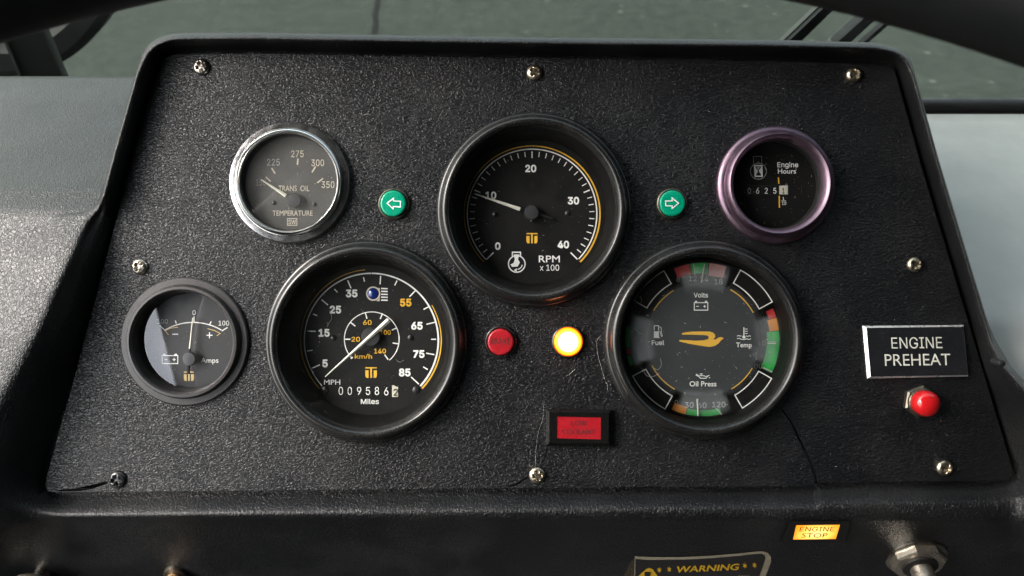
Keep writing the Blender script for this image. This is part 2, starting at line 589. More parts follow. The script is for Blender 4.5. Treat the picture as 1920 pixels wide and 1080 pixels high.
def glyphs(body, bold):
    c = bpy.data.curves.new('lettering', 'FONT')
    c.body = body
    if FONT and not any(ch in 'kmRPTAH' for ch in body): c.font = FONT
    c.resolution_u = 3
    c.offset = min(0.0, bold)
    c.fill_mode = 'FRONT'
    o = bpy.data.objects.new('lettering', c)
    COL.objects.link(o)
    bpy.context.view_layer.update()
    me = o.to_mesh()
    V = [(v.co.x, v.co.y) for v in me.vertices]
    Fc = [list(p.vertices) for p in me.polygons]
    o.to_mesh_clear()
    bpy.data.objects.remove(o)
    bpy.data.curves.remove(c)
    # weld overlapping contours into one flat sheet
    from mathutils.geometry import delaunay_2d_cdt
    ed = sorted({(min(f[i], f[i - 1]), max(f[i], f[i - 1])) for f in Fc for i in range(len(f))})
    vo, eo, fo, ov, oe, of = delaunay_2d_cdt([Vector(v) for v in V], ed, [], 0, 1e-6)
    bb = []
    for f in Fc:
        xs = [V[i][0] for i in f]; ys = [V[i][1] for i in f]
        bb.append((min(xs), max(xs), min(ys), max(ys), [V[i] for i in f]))

    def inside(px, py):
        for x0, x1, y0, y1, q in bb:
            if px < x0 or px > x1 or py < y0 or py > y1: continue
            sg = None
            for i in range(len(q)):
                a, b = q[i - 1], q[i]
                c_ = (b[0] - a[0]) * (py - a[1]) - (b[1] - a[1]) * (px - a[0])
                if abs(c_) < 1e-12: continue
                if sg is None: sg = c_ > 0
                elif (c_ > 0) != sg: break
            else:
                return True
        return False
    V = [(v.x, v.y) for v in vo]
    Fc = [list(f) for f in fo if inside(sum(V[i][0] for i in f) / len(f), sum(V[i][1] for i in f) / len(f))]
    used = sorted({i for f in Fc for i in f})
    ix = {a: b for b, a in enumerate(used)}
    V = [V[i] for i in used]
    Fc = [[ix[i] for i in f] for f in Fc]
    # one winding
    for f in Fc:
        ar = sum(V[f[i]][0] * V[f[(i + 1) % len(f)]][1] - V[f[(i + 1) % len(f)]][0] * V[f[i]][1] for i in range(len(f)))
        if ar < 0: f.reverse()
    return V, Fc


def text(name, body, cx, cy, h, mat, parent, mp, w=None, bold=0.0, rot=0.0, shear=0.0, label=None, capbody='H'):
    """lettering centred on photo pixel (cx, cy), capital height h px, optional width w px"""
    V, Fc = glyphs(body, 0)
    plainf = any(ch in 'kmRPTAH' for ch in body)
    if plainf not in _cap:
        hv, _ = glyphs('H' if plainf else 'E', 0)
        _cap[plainf] = (min(v[1] for v in hv), max(v[1] for v in hv))
    y0, y1 = _cap[plainf]
    rb = max(0.0, bold) * 0.85        # heavier lettering: layers of ink, each shifted and a hair above the last
    lay = [(0, 0)] if bold <= 0 else [(0, 0)] + [(rb * math.cos(R(k * 45 + 22)), rb * math.sin(R(k * 45 + 22))) for k in range(8 if bold > 0.015 else 4)]
    if 0 < bold <= 0.015: lay = [(0, 0)] + [(rb * a, rb * b) for a, b in ((1, 1), (-1, 1), (-1, -1), (1, -1))]
    y0 -= rb; y1 += rb
    sy = h / (y1 - y0)
    x0 = min(v[0] for v in V); x1 = max(v[0] for v in V)
    sx = sy if w is None else w / (x1 - x0)
    ca, sa = math.cos(R(rot)), math.sin(R(rot))
    W = []
    nv = len(V); V0 = V; F0 = Fc
    V = [(x + a, y + b) for a, b in lay for x, y in V0]
    Fc = [[i + k * nv for i in f] for k in range(len(lay)) for f in F0]
    for x, y in V:
        u = (x - (x0 + x1) / 2) * sx
        v = (y - (y0 + y1) / 2) * sy
        u += shear * v
        W.append(mp(cx + u * ca + v * sa, cy + u * sa - v * ca))
    up = (mp(cx, cy) - EYE).normalized() * -1
    W = [w_ + up * (0.012 * (i // nv)) for i, w_ in enumerate(W)]
    o = pobj(name, W, Fc, mat, parent, fix=False)
    if label: o['label'] = label
    return o


def box_poly(name, pts, z0, z1, mat, parent, bev=0.0, smooth=False, origin=None):
    """prism over a panel-mm outline from z0 to z1, top edge chamfered by bev"""
    n = len(pts)
    cx = sum(p[0] for p in pts) / n; cy = sum(p[1] for p in pts) / n
    lv = [(pts, z0)]
    if bev:
        lv.append((pts, z1 - bev))
        ins = []
        for i in range(n):
            a = Vector(pts[i - 1][:2]); b = Vector(pts[i][:2]); c = Vector(pts[(i + 1) % n][:2])
            d1 = (b - a).normalized(); d2 = (c - b).normalized()
            n1 = Vector((-d1.y, d1.x)); n2 = Vector((-d2.y, d2.x))
            nn = (n1 + n2); nn.normalize()
            k = bev / max(0.3, nn.dot(n1))
            q = b + nn * k
            if (q - Vector((cx, cy))).length > (b - Vector((cx, cy))).length: q = b - nn * k
            ins.append((q.x, q.y))
        lv.append((ins, z1))
    else:
        lv.append((pts, z1))
    V, Fc = [], []
    for ps, z in lv:
        V += [(p[0], p[1], z) for p in ps]
    for j in range(len(lv) - 1):
        for i in range(n):
            i2 = (i + 1) % n
            Fc.append((j * n + i, j * n + i2, (j + 1) * n + i2, (j + 1) * n + i))
    Fc.append([(len(lv) - 1) * n + i for i in range(n)])
    Fc.append([i for i in range(n - 1, -1, -1)])
    return pobj(name, V, Fc, mat, parent, smooth, origin=origin)


def wobj(name, verts, faces, mat, parent=None, loc=(0, 0, 0), smooth=False, bevel=None):
    me = rawmesh(name, [Vector(v) - Vector(loc) if parent is None else v for v in verts], faces, mat, smooth)
    fixn(me)
    if smooth:
        me.polygons.foreach_set('use_smooth', [True] * len(me.polygons))
    o = bpy.data.objects.new(name, me)
    link(o, parent)
    if parent is None: o.location = loc
    return o


def boxmesh(x0, x1, y0, y1, z0, z1):
    V = [(x, y, z) for x in (x0, x1) for y in (y0, y1) for z in (z0, z1)]
    Fc = [(0, 1, 3, 2), (4, 6, 7, 5), (0, 4, 5, 1), (2, 3, 7, 6), (0, 2, 6, 4), (1, 5, 7, 3)]
    return V, Fc


def tube(pts, r, n=12, closed=False):
    V, Fc = [], []
    m = len(pts)
    prev = None
    for i, p in enumerate(pts):
        a = pts[(i - 1) % m] if (closed or i) else pts[i]
        b = pts[(i + 1) % m] if (closed or i < m - 1) else pts[i]
        t = (Vector(b) - Vector(a)).normalized()
        if prev is None:
            u = t.orthogonal().normalized()
        else:
            u = (prev - t * prev.dot(t)).normalized()
        prev = u
        v = t.cross(u)
        rr = r[i] if isinstance(r, (list, tuple)) else r
        for k in range(n):
            an = 2 * math.pi * k / n
            V.append(Vector(p) + (u * math.cos(an) + v * math.sin(an)) * rr)
    for i in range(m if closed else m - 1):
        j = (i + 1) % m
        for k in range(n):
            k2 = (k + 1) % n
            Fc.append((i * n + k, i * n + k2, j * n + k2, j * n + k))
    if not closed:
        Fc.append(list(range(n - 1, -1, -1)))
        Fc.append([(m - 1) * n + k for k in range(n)])
    return V, Fc


def smoothstep(a, b, x):
    t = max(0.0, min(1.0, (x - a) / (b - a)))
    return t * t * (3 - 2 * t)


def lerp_table(tab, x):
    if x <= tab[0][0]: return tab[0][1]
    for (a, va), (b, vb) in zip(tab, tab[1:]):
        if x <= b:
            t = (x - a) / (b - a)
            return va + (vb - va) * t
    return tab[-1][1]


# ================================================================== SETTING: road, and unseen cab shell added to shape the daylight
gv = [(-80, -80, 0), (80, -80, 0), (80, 120, 0), (-80, 120, 0)]
props(wobj('road', gv, [(0, 1, 2, 3)], 'asphalt'), kind='structure')
# tar joint across the asphalt, seen through the windscreen
a_, b_ = Wray(700, 66, z=0.004), Wray(716, -60, z=0.004)
jv = []
for i in range(25):
    t = -0.6 + i / 24 * 3.0
    p = a_.lerp(b_, t)
    wob = 0.012 * noise.noise(Vector((t * 5, 0, 0)))
    jv += [(p.x - 0.016 + wob, p.y, 0.004), (p.x + 0.016 + wob * 1.6, p.y, 0.004)]
o = wobj('road_joint', jv, [(2 * i, 2 * i + 1, 2 * i + 3, 2 * i + 2) for i in range(24)], plain('tar', 0.012, 0.9, spec=0.1))
props(o, kind='structure')

SEAL = Wray(1800, 198, y=0.500)
WZ = SEAL.z                      # height of the windscreen's lower edge
# windscreen: a pane leaning back a little, wide as the cab
wx0, wx1, wtop = -0.62, 1.75, 2.76
ws = bpy.data.objects.new('windscreen', None)
COL.objects.link(ws)
ws.location = (0.5, 0.50, WZ)
props(ws, 'green tinted windscreen above the dashboard with black rubber seal', 'windscreen')
V, Fc = boxmesh(wx0 - 0.5, wx1 - 0.5, 0.0, 0.005, 0.0, wtop - WZ)
V = [(x, y - z * 0.10, z) for x, y, z in V]
wobj('pane', V, Fc, 'wind', ws)
pts = [(wx0 - 0.5 + i * (wx1 - wx0) / 30, -0.004, 0.0005 + 0.0005 * noise.noise(Vector((i * .7, 0, 0)))) for i in range(31)]
V, Fc = tube(pts, 0.0068, 14)
wobj('rubber_seal', V, Fc, 'rubber', ws, smooth=True)
pts = [(wx0 - 0.5 + i * (wx1 - wx0) / 30, -0.0085, -0.0035) for i in range(31)]
V, Fc = tube(pts, 0.0045, 10)
wobj('seal_lip', V, Fc, 'rubber', ws, smooth=True)


def slab(name, x0, x1, y0, y1, z0, z1, mat):
    V, Fc = boxmesh(x0, x1, y0, y1, z0, z1)
    return props(wobj(name, V, Fc, mat), kind='structure')


slab('ceiling', -0.70, 1.80, -2.6, 0.40, 2.77, 2.81, 'roof')
slab('floor', -0.70, 1.80, -2.6, 0.48, 0.75, 0.80, 'wall')
slab('wall_back', -0.70, 1.80, -2.64, -2.6, 0.75, 2.81, 'wall')
slab('wall_left_lower', -0.70, -0.66, -2.6, 0.495, 0.75, 1.62, 'wall')
slab('wall_left_upper', -0.70, -0.66, -2.6, 0.40, 2.50, 2.77, 'wall')
yz = [(-2.6, 1.62), (-0.95, 1.62), (-0.95, 2.21), (-0.46, 2.41), (-0.43, 2.50), (-2.6, 2.50)]  # slanted window corner shaped for the bright wedge reflected in the ammeter
V = [(-0.70, y, z) for y, z in yz] + [(-0.66, y, z) for y, z in yz]
props(wobj('wall_left_rear', V, [list(range(6)), list(range(11, 5, -1))] + [(i, (i + 1) % 6, 6 + (i + 1) % 6, 6 + i) for i in range(6)], 'wall'), kind='structure')
slab('wall_left_pillar', -0.70, -0.66, 0.36, 0.495, 1.62, 2.50, 'wall')
slab('wall_right_lower', 1.76, 1.80, -2.6, 0.495, 0.75, 1.62, 'wall')
slab('wall_right_upper', 1.76, 1.80, -2.6, 0.40, 1.62, 2.77, 'wall')  # closed, without a window, to keep the panel's right side dark
slab('wall_front_lower', -0.70, 1.80, 0.515, 0.54, 0.75, WZ - 0.02, 'wall')

# ================================================================== DASHBOARD
# panel outline in photo pixels, clockwise from the top left corner
OUT = [(248, 300), (296, 132), (301, 117), (312, 107), (330, 102), (480, 101), (740, 106), (1000, 110), (1440, 115), (1635, 120), (1664, 124), (1676, 131), (1680, 142),
       (1726, 308), (1808, 580), (1868, 780), (1897, 876), (1898, 890), (1890, 899), (1870, 901), (1534, 905), (1528, 911), (1200, 913), (1000, 915), (600, 918), (300, 921),
       (110, 923), (90, 921), (85, 912), (88, 893), (142, 700), (185, 537)]
# sample it evenly
def resample(pts, step):
    out = []
    n = len(pts)
    for i in range(n):
        a, b = Vector(pts[i]), Vector(pts[(i + 1) % n])
        k = max(1, int((b - a).length / step))
        for j in range(k):
            out.append(a.lerp(b, j / k))
    return out


ST = resample(OUT, 9.0)
NS = len(ST)
# smoothed outward normals
nor = []
for i in range(NS):
    t = Vector((0, 0))
    for k in range(1, 6):
        t += (ST[(i + k) % NS] - ST[(i - k) % NS])
    t.normalize()
    nor.append(Vector((t.y, -t.x)))
for it in range(3):
    nor = [((nor[i - 1] + nor[i] * 2 + nor[(i + 1) % NS]) / 4).normalized() for i in range(NS)]

# cross sections: (offset px, height mm) for 12 rings
PR = {
    'top':   [(-7, -5), (0, -4.2), (5, -3.6), (12, 0), (20, 6), (26, 10), (30, 11), (33.5, 10.2), (37.5, 8.9), (40.2, 7.0), (41, 2), (38, -90)],
    'right': [(-7, -5), (0, -4.2), (4, -3.6), (10, 0), (16, 5), (22, 8.8), (27, 11), (31, 12), (34, 11.8), (35.5, 9), (35.5, 0), (30, -90)],
    'left':  [(-7, -5), (0, -4.2), (5, -3.6), (12, 0), (19, 5), (25, 8.5), (30, 10.3), (34, 11), (37, 10.8), (39, 8.5), (39, 0), (34, -90)],
}


def edge_z(py):
    """height of the bulging dash shoulders beside the lower panel"""
    return lerp_table([(380, 8), (440, 13), (540, 19), (640, 23), (740, 25.5), (840, 27), (960, 27.5)], py)


def cowl_z(px, py, sink=True):
    z = lerp_table([(140, -80), (147.5, -78), (152, -75.3), (160, -71), (170, -66), (185, -59.5), (200, -54), (250, -35), (300, -19), (350, -2), (385, 7), (400, 9.5), (430, 12), (460, 15), (500, 18), (540, 20), (640, 23.5), (740, 26), (840, 27.5), (960, 28), (1100, 24)], py)
    # sinks under the rim wall on its right
    bx = lerp_table([(140, 262), (250, 236), (330, 214), (385, 192), (440, 162), (520, 118), (610, 72), (690, 38), (770, -15), (900, -80)], py)
    z -= 0.035 * max(0, bx - px)
    if not sink: return z
    z -= 0.55 * max(0, px - bx - 4)
    if py > 370:
        z -= 1.0 + max(0, px - bx + 12) ** 2 * 0.02 * smoothstep(370, 430, py)
    return z


rings = [[] for _ in range(12)]
for i in range(NS):
    p, n = ST[i], nor[i]
    # weights
    wt = max(0.0, -n.y)        # n.y<0 : up in the picture
    wbm = smoothstep(0.25, 0.8, n.y)
    side = 'left' if p.x < 960 else 'right'
    k = smoothstep(0.3, 0.9, -n.y)
    prof = [(a[0] * (1 - k) + b[0] * k, a[1] * (1 - k) + b[1] * k) for a, b in zip(PR[side], PR['top'])]
    # lower sides widen into the shoulders
    if side == 'left':
        w = lerp_table([(300, 36), (360, 34), (400, 40), (450, 54), (540, 68), (640, 84), (700, 100), (800, 126), (900, 150), (950, 160)], p.y)
        g = smoothstep(378, 432, p.y)
        zc = edge_z(p.y - 20)
    else:
        w = lerp_table([(560, 34), (610, 33), (650, 31), (700, 42), (780, 84), (860, 128), (900, 150)], p.y)
        g = smoothstep(600, 680, p.y)
        zc = lerp_table([(600, 10), (650, 14), (700, 21), (780, 33), (900, 44)], p.y)
    wide = [(-7, -5), (0, -4.2), (0.06 * w, -3.4), (0.2 * w, -1 + zc * .10), (0.42 * w, zc * .38), (0.62 * w, zc * .66), (0.80 * w, zc * .88), (0.95 * w, zc * 0.99), (1.08 * w, zc * 1.02), (1.35 * w, zc * 1.0), (1.8 * w, zc * 0.9), (2.5 * w, zc * .6)]
    if side == 'right':
        wide[7:] = [(0.95 * w, zc * .98), (w + 1, zc), (w + 7, zc * .82), (w + 12, -5), (w + 12, -40)]
    prof = [(a[0] * (1 - g) + b[0] * g, a[1] * (1 - g) + b[1] * g) for a, b in zip(prof, wide)]
    for j in range(12):
        o_, z_ = prof[j]
        q = p + n * o_
        if side == 'left' and g > 0 and j >= 6:
            zz = cowl_z(q.x, q.y, False) + (-5.0, -1.6, 0.0, 0.35, 0.35, -1.5)[j - 6]
            z_ = z_ * (1 - g) + zz * g
        v = P(q.x, q.y, z_)
        if wbm > 0:
            # bottom lip, then the face falling away beneath
            lipx = [(-7, -5), (0, -4.3), (5, -4.0), (15, -1.5), (27, 2.6), (38, 5.6), (46, 6.8)][j] if j < 7 else None
            if lipx:
                u = P(p.x + n.x * lipx[0], p.y + n.y * lipx[0], lipx[1])
            else:
                fy = [974, 984, 1000, 1080, 1290][j - 7]
                u = PF(p.x + n.x * (fy - 920) * 0.6, fy, [0.4, 0, 0, 0, 0][j - 7])
            v = v.lerp(u, wbm)
        rings[j].append(v)
V = [v for r_ in rings for v in r_]
Fc = []
for j in range(11):
    for i in range(NS):
        i2 = (i + 1) % NS
        Fc.append((j * NS + i, j * NS + i2, (j + 1) * NS + i2, (j + 1) * NS + i))
dash = root('dashboard', P(985, 940, -60), 'black grained moulded dashboard housing with raised rim around the instrument panel', 'dashboard')
hs = pobj('rim_moulding', V, Fc, 'housing', dash, True)
sb = hs.modifiers.new('smooth', 'SUBSURF'); sb.levels = 1; sb.render_levels = 2

# left cowl: flat on top by the windscreen, swelling towards the driver
NX, NY = 60, 90
V, Fc = [], []
for j in range(NY + 1):
    py = 147.5 + (j / NY) ** 1.6 * 850
    for i in range(NX + 1):
        px = -420 + i / NX * 700
        bump = 0
        zz = cowl_z(px, py)
        q = P(px, py + 0.012 * max(0, 120 - px) * 0, zz)
        V.append(q)
for j in range(NY):
    for i in range(NX):
        a = j * (NX + 1) + i
        Fc.append((a, a + 1, a + NX + 2, a + NX + 1))
# rounded far edge rolling down to the windscreen
b = len(V)
for i in range(NX + 1):
    v = V[i]
    V.append(v + Vector((0, 3.0, -6.0)))
for i in range(NX + 1):
    v = V[i]
    V.append(v + Vector((0, 2.0, -30.0)))
for i in range(NX):
    Fc.append((i, i + 1, b + i + 1, b + i))
    Fc.append((b + i, b + i + 1, b + NX + 2 + i, b + NX + 1 + i))
cw = pobj('left_cowl', V, Fc, 'cowl', dash, True)
cw.name = 'cowl'

# right-hand grey painted dash top, level, running to the windscreen seal
gz = PANEL @ (P(1842, 615, -6) * 0.001)
GZ = gz.z
V, Fc = [], []
z600 = (PINV @ Wray(1842, 600, z=GZ)).z * 1000
GN, GM = 24, 40
for j in range(GM + 1):
    py = 214 + (j / GM) * 700
    # left edge follows the housing, tucked underneath it
    lx = lerp_table([(214, 1700), (470, 1745), (600, 1805), (670, 1855), (725, 1903), (830, 1995), (914, 2070)], py)
    for i in range(GN + 1):
        px = lx + (i / GN) * (2500 - lx)
        if py <= 600:
            w_ = Wray(px, py, z=GZ)
        else:      # rolls away towards the driver's side
            w_ = PANEL @ (P(px, py, z600 + 0.17 * (py - 600) - 0.00012 * (py - 600) ** 2) * 0.001)
        V.append(w_)
for j in range(GM):
    for i in range(GN):
        k = j * (GN + 1) + i
        Fc.append((k, k + 1, k + GN + 2, k + GN + 1))
o = wobj('side_console', V, Fc, 'grey', None, loc=tuple(V[24 * 25]), smooth=True)
sol = o.modifiers.new('thickness', 'SOLIDIFY'); sol.thickness = 0.003; sol.offset = -1
props(o, 'smooth grey painted side console right of the instrument housing', 'console')

# right shoulder of the housing is part of the loft; a small plastic rivet sits on it
rv = root("rivet", P(1874, 678, 19), 'small dark rivet on the worn black shoulder beside the grey console', 'rivet')
lathe('rivet_head', P(1876, 680, 19), [(1.8, 14), (2.0, 19), (1.7, 20.2), (0.8, 20.9), (0.01, 21)], 'stud', rv, 20)

# ================================================================== INSTRUMENT PANEL (plate with real holes and cracks)
G = {   # centres and outer radii in photo px
    'temp': ((545, 343), 114), 'amps': ((348, 640), 121), 'speed': ((689, 640.5), 190), 'tach': ((1000.5, 394.5), 181),
    'quad': ((1318.5, 636.5), 186), 'hours': ((1452, 348), 109)}
GC = {k: P(c[0], c[1], 0) for k, (c, r) in G.items()}
GR = {k: mm(r) for k, (c, r) in G.items()}
pl = root('instrument_panel', P(985, 520, 0), 'black leather-grained instrument panel plate with cracked lower edge', 'instrument panel')
cu = bpy.data.curves.new('plate', 'CURVE')
cu.dimensions = '2D'
cu.fill_mode = 'BOTH'


def spline(pts):
    s = cu.splines.new('POLY')
    s.points.add(len(pts) - 1)
    for i, p in enumerate(pts):
        s.points[i].co = (p[0], p[1], 0, 1)
    s.use_cyclic_u = True


# outline with the open gash at the lower left and the crack at the lower right
OUTC = []
for p in OUT:
    if p == (1534, 905):
        OUTC += [(1534, 905), (1529, 884), (1517, 856), (1504, 829), (1490, 800), (1478, 781), (1467, 768), (1462, 765), (1466, 771), (1476, 784), (1487, 803), (1500, 831), (1513, 859), (1524, 886)]
        continue
    if p == (110, 923):
        OUTC += [(236, 921.5), (215, 919), (196, 914), (176, 916.5), (158, 919), (140, 921), (110, 920.5), (128, 917), (150, 914), (176, 907), (200, 901), (205, 903), (201, 906), (180, 912), (163, 916.5)][:0]
    OUTC.append(p)
spline([P(x, y) for x, y in OUTC])
for k in GC:
    c, r = GC[k], GR[k] - 3.5
    spline([(c.x + r * math.cos(2 * math.pi * i / 80), c.y + r * math.sin(2 * math.pi * i / 80)) for i in range(80)])
# the gash: a torn slot left of the bottom left screw, and the break at the bottom middle screw
spline([P(x, y) for x, y in [(107, 919), (120, 917.5), (140, 916), (160, 911.5), (180, 907), (200, 902.5), (203, 906), (190, 911), (172, 917), (152, 920.3), (130, 921), (112, 920.8)]])
spline([P(x, y) for x, y in [(952, 911), (962, 909.5), (972, 904), (980, 898), (990, 894.5), (991, 896.2), (982, 900), (974, 906.5), (964, 912), (953, 912.6)]])
spline([P(x, y) for x, y in [(1024, 892.5), (1040, 895.5), (1058, 897), (1058, 898), (1040, 896.8), (1024, 894)]])
spline([P(x, y) for x, y in [(1028.5, 839), (1023, 855), (1014, 873), (1013, 872.4), (1022, 854), (1027.6, 839)]])
co_ = bpy.data.objects.new('plate', cu)
COL.objects.link(co_)
bpy.context.view_layer.update()
tm = co_.to_mesh()
V2 = [v.co.copy() for v in tm.vertices]
F2 = [list(p.vertices) for p in tm.polygons]
co_.to_mesh_clear()
bpy.data.objects.remove(co_)
bm = bmesh.new()
bv = [bm.verts.new((v.x, v.y, 0)) for v in V2]
for f in F2:
    try: bm.faces.new([bv[i] for i in f])
    except ValueError: pass
bmesh.ops.remove_doubles(bm, verts=bm.verts, dist=0.001)
bmesh.ops.recalc_face_normals(bm, faces=bm.faces)
if sum(f.normal.z for f in bm.faces) < 0:
    bmesh.ops.reverse_faces(bm, faces=bm.faces)
be = [e for e in bm.edges if e.is_boundary]
ex = bmesh.ops.extrude_edge_only(bm, edges=be)
for g in ex['geom']:
    if isinstance(g, bmesh.types.BMVert):
        g.co.z = -3.2
for v in bm.verts:
    pass
me = bpy.data.meshes.new('plate')
org = ORG[pl]
for v in bm.verts:
    v.co = (v.co - org) * 0.001
bm.to_mesh(me); bm.free()
me.materials.append(M['panel'])
po = bpy.data.objects.new('plate', me)
link(po, pl)
ORG[po] = org
# black sheet added behind the plate so that cracks read black
box_poly('backing', [P(x, y)[:2] for x, y in [(330, 130), (1650, 140), (1860, 880), (120, 905)]], -46, -44, 'dark', pl)

# screws
random.seed(3)


def screw(px, py, rpx, mat, z0=0.0, ang=20, tone=None):
    c = P(px, py, z0 + 1.5)
    r = mm(rpx)
    # pan head with a cross recess: radial grid pushed down inside the cross
    NR, NA = 14, 48
    V, Fc = [], []
    for j in range(NR + 1):
        rr = r * j / NR
        for i in range(NA):
            a = 2 * math.pi * i / NA
            x, y = rr * math.cos(a), rr * math.sin(a)
            h = 2.3 * math.sqrt(max(0, 1 - (rr / r) ** 2 * 0.96)) + 0.2
            ca, sa = math.cos(R(ang)), math.sin(R(ang))
            u, v = abs(x * ca + y * sa), abs(-x * sa + y * ca)
            arm = 0.62 * r
            wd = 0.17 * r
            dcross = max(0, 1 - smoothstep(wd * 0.75, wd * 1.6, min(u, v))) * max(0, 1 - smoothstep(arm * 0.8, arm * 1.05, max(u, v)))
            h -= 1.9 * dcross
            V.append((c.x + x, c.y + y, z0 + h))
    for i in range(NA):
        V.append((c.x + r * math.cos(2 * math.pi * i / NA), c.y + r * math.sin(2 * math.pi * i / NA), z0 - 0.5))
    for j in range(NR + 1):
        for i in range(NA):
            i2 = (i + 1) % NA
            Fc.append((j * NA + i, j * NA + i2, (j + 1) * NA + i2, (j + 1) * NA + i))
    o = pobj('screw', V, Fc, mat, pl, True, sharp=60)
    return o


for (x, y, r_, m_, lab) in [(376, 124.5, 15.5, 'steel', None), (1002, 135, 14.5, 'brass', None), (1603, 139, 14.5, 'brass', None), (260, 500, 15.5, 'steel', None), (1717, 496, 14, 'brass', None),
                            (218, 900.5, 17, 'blackscrew', 'blackened screw'), (1007.5, 892, 15.5, 'brass', None), (1773.5, 878.5, 15, 'brass', None)]:
    o = screw(x, y, r_, m_, 0, random.uniform(5, 80))
    if lab: o['label'] = lab

# hairline cracks and lint on the plate
pr = Print(at(0.03))
pr.stroke([(662, 346), (676, 350), (690, 354), (700, 362), (712, 368), (722, 372)], 1.6)
pr.out('hairline_crack', 'crack', pl)
pr = Print(at(0.03))
pr.stroke([(1160, 500), (1168, 506), (1176, 520)], 1.5)
pr.out('hairline_crack', 'crack', pl)


def lint(name, spec, parent, zf, mat='lint', w=0.9):
    V, Fc = [], []
    for pts in spec:
        k = len(pts)
        # smooth the polyline
        q = []
        for i in range(k - 1):
            for s in range(5):
                t = s / 5
                p0 = Vector(pts[max(0, i - 1)]); p1 = Vector(pts[i]); p2 = Vector(pts[i + 1]); p3 = Vector(pts[min(k - 1, i + 2)])
                q.append(0.5 * ((2 * p1) + (-p0 + p2) * t + (2 * p0 - 5 * p1 + 4 * p2 - p3) * t * t + (-p0 + 3 * p1 - 3 * p2 + p3) * t ** 3))
        q.append(Vector(pts[-1]))
        tv, tf = tube([P(a.x, a.y, zf + 0.1) for a in q], mm(w) / 2, 5)
        b = len(V)
        V += tv
        Fc += [[i + b for i in f] for f in tf]
    o = pobj(name, V, Fc, mat, parent, True)
    o['kind'] = 'stuff'
    return o


lint('fibre', [[(1018, 750), (1019, 780), (1010, 808), (1005, 840), (1004, 872)]], pl, 0.05, w=0.25)
fib = [[(1126, 630), (1119, 640), (1121, 665), (1128, 690), (1134, 712)],
       [(1135, 716), (1139, 722), (1139, 731)], [(1062, 705), (1070, 700), (1078, 692)], [(680, 216), (688, 214), (696, 215)], [(952, 300), (953, 301), (954, 302)]]
for _ in range(120):
    x, y = random.uniform(320, 1800), random.uniform(130, 900)
    if any((x - c[0]) ** 2 + (y - c[1]) ** 2 < (r_ + 8) ** 2 for c, r_ in G.values()): continue
    a = random.uniform(0, 6.28); L = random.choice([1.0, 1.2, 1.4, 1.8, 2.6])
    fib.append([(x, y), (x + L * .5 * math.cos(a), y + L * .5 * math.sin(a)), (x + L * math.cos(a + .4), y + L * math.sin(a + .4))])
# crumbs gather just outside the big bezels
for key in ('speed', 'tach', 'quad', 'hours', 'temp'):
    (c, r_) = G[key]
    for _ in range(46):
        a = random.uniform(0, 6.28) if key != 'quad' else random.uniform(2.4, 4.2)
        rr = r_ + random.uniform(0, 9) ** 1.0
        x, y = c[0] + rr * math.cos(a), c[1] - rr * math.sin(a)
        b_ = random.uniform(0, 6.28); L = random.uniform(0.5, 1.7)
        fib.append([(x, y), (x + L * .5 * math.cos(b_), y + L * .5 * math.sin(b_)), (x + L * math.cos(b_ + .4), y + L * math.sin(b_ + .4))])
lint('dust', fib, pl, 0.05, w=0.6)


# ================================================================== GAUGES
def dial_dust(gr, c, r, z, n, seed):
    rnd = random.Random(seed)
    sp = []
    for _ in range(n):
        a = rnd.uniform(0, 6.28); rr = r * math.sqrt(rnd.uniform(0, 0.95))
        x, y = c[0] + rr * math.cos(a), c[1] + rr * math.sin(a)
        b = rnd.uniform(0, 6.28); L = rnd.choice([0.5, 0.6, 0.8, 1.0, 4.0])
        sp.append([(x, y), (x + L * .5 * math.cos(b), y + L * .5 * math.sin(b)), (x + L * math.cos(b + .5), y + L * math.sin(b + .5))])
    return lint('dust', sp, gr, z, w=0.55)


def needle(gr, tip, tail, wt, wl, z, mat='needle', name='needle'):
    t, e = Vector(tip), Vector(tail)
    d = (e - t).normalized(); n = Vector((-d.y, d.x))
    A = [t + n * wt / 2, t - n * wt / 2, e - n * wl / 2, e + n * wl / 2]
    lo = [P(p.x, p.y, z) for p in A]
    m1, m2 = t, e
    hi = [P(m1.x, m1.y, z + 0.5), P(m2.x, m2.y, z + 0.9)]
    V = lo + hi
    Fc = [(0, 1, 4), (1, 2, 5, 4), (2, 3, 5), (3, 0, 4, 5), (3, 2, 1, 0)]
    return pobj(name, V, Fc, mat, gr)


def hubpart(gr, px, py, rpx, z0, z1, mat='hub', parent=None, name='hub'):
    c = P(px, py, z1)
    r = mm(rpx, z1)
    return lathe(name, c, [(r, z0), (r, z1 - 0.4 * (z1 - z0) * .5), (r * .9, z1 - .15), (r * .4, z1), (0.01, z1)], mat, parent or gr, 32)


def stud(gr, px, py, rpx, z):
    c = P(px, py, z + .5)
    r = mm(rpx)
    return lathe('stud', c, [(r, z), (r * .9, z + .5), (r * .5, z + .9), (0.01, z + 1.0)], 'stud', gr, 20)


def yellow_t(gr, cx, cy, s, z, mat='yellow'):
    """the maker's little amber emblem: a T between two rounded blocks"""
    pr = Print(at(z))
    X = lambda u: cx + u * s
    Y = lambda v: cy + v * s
    pr.poly([(X(-9.8), Y(-9.2)), (X(9.8), Y(-9.2)), (X(9.8), Y(-7.2)), (X(1.5), Y(-7.2)), (X(1.5), Y(9)), (X(-1.5), Y(9)), (X(-1.5), Y(-7.2)), (X(-9.8), Y(-7.2))])
    for sg in (-1, 1):
        q = [(4.3, -4.0), (9.8, -4.0), (9.8, 5), (8.8, 8), (7.0, 9), (4.3, 9)]
        pr.poly([(X(u * sg), Y(v)) for u, v in (q if sg < 0 else q[::-1])])
    return pr.out('emblem', mat, gr)


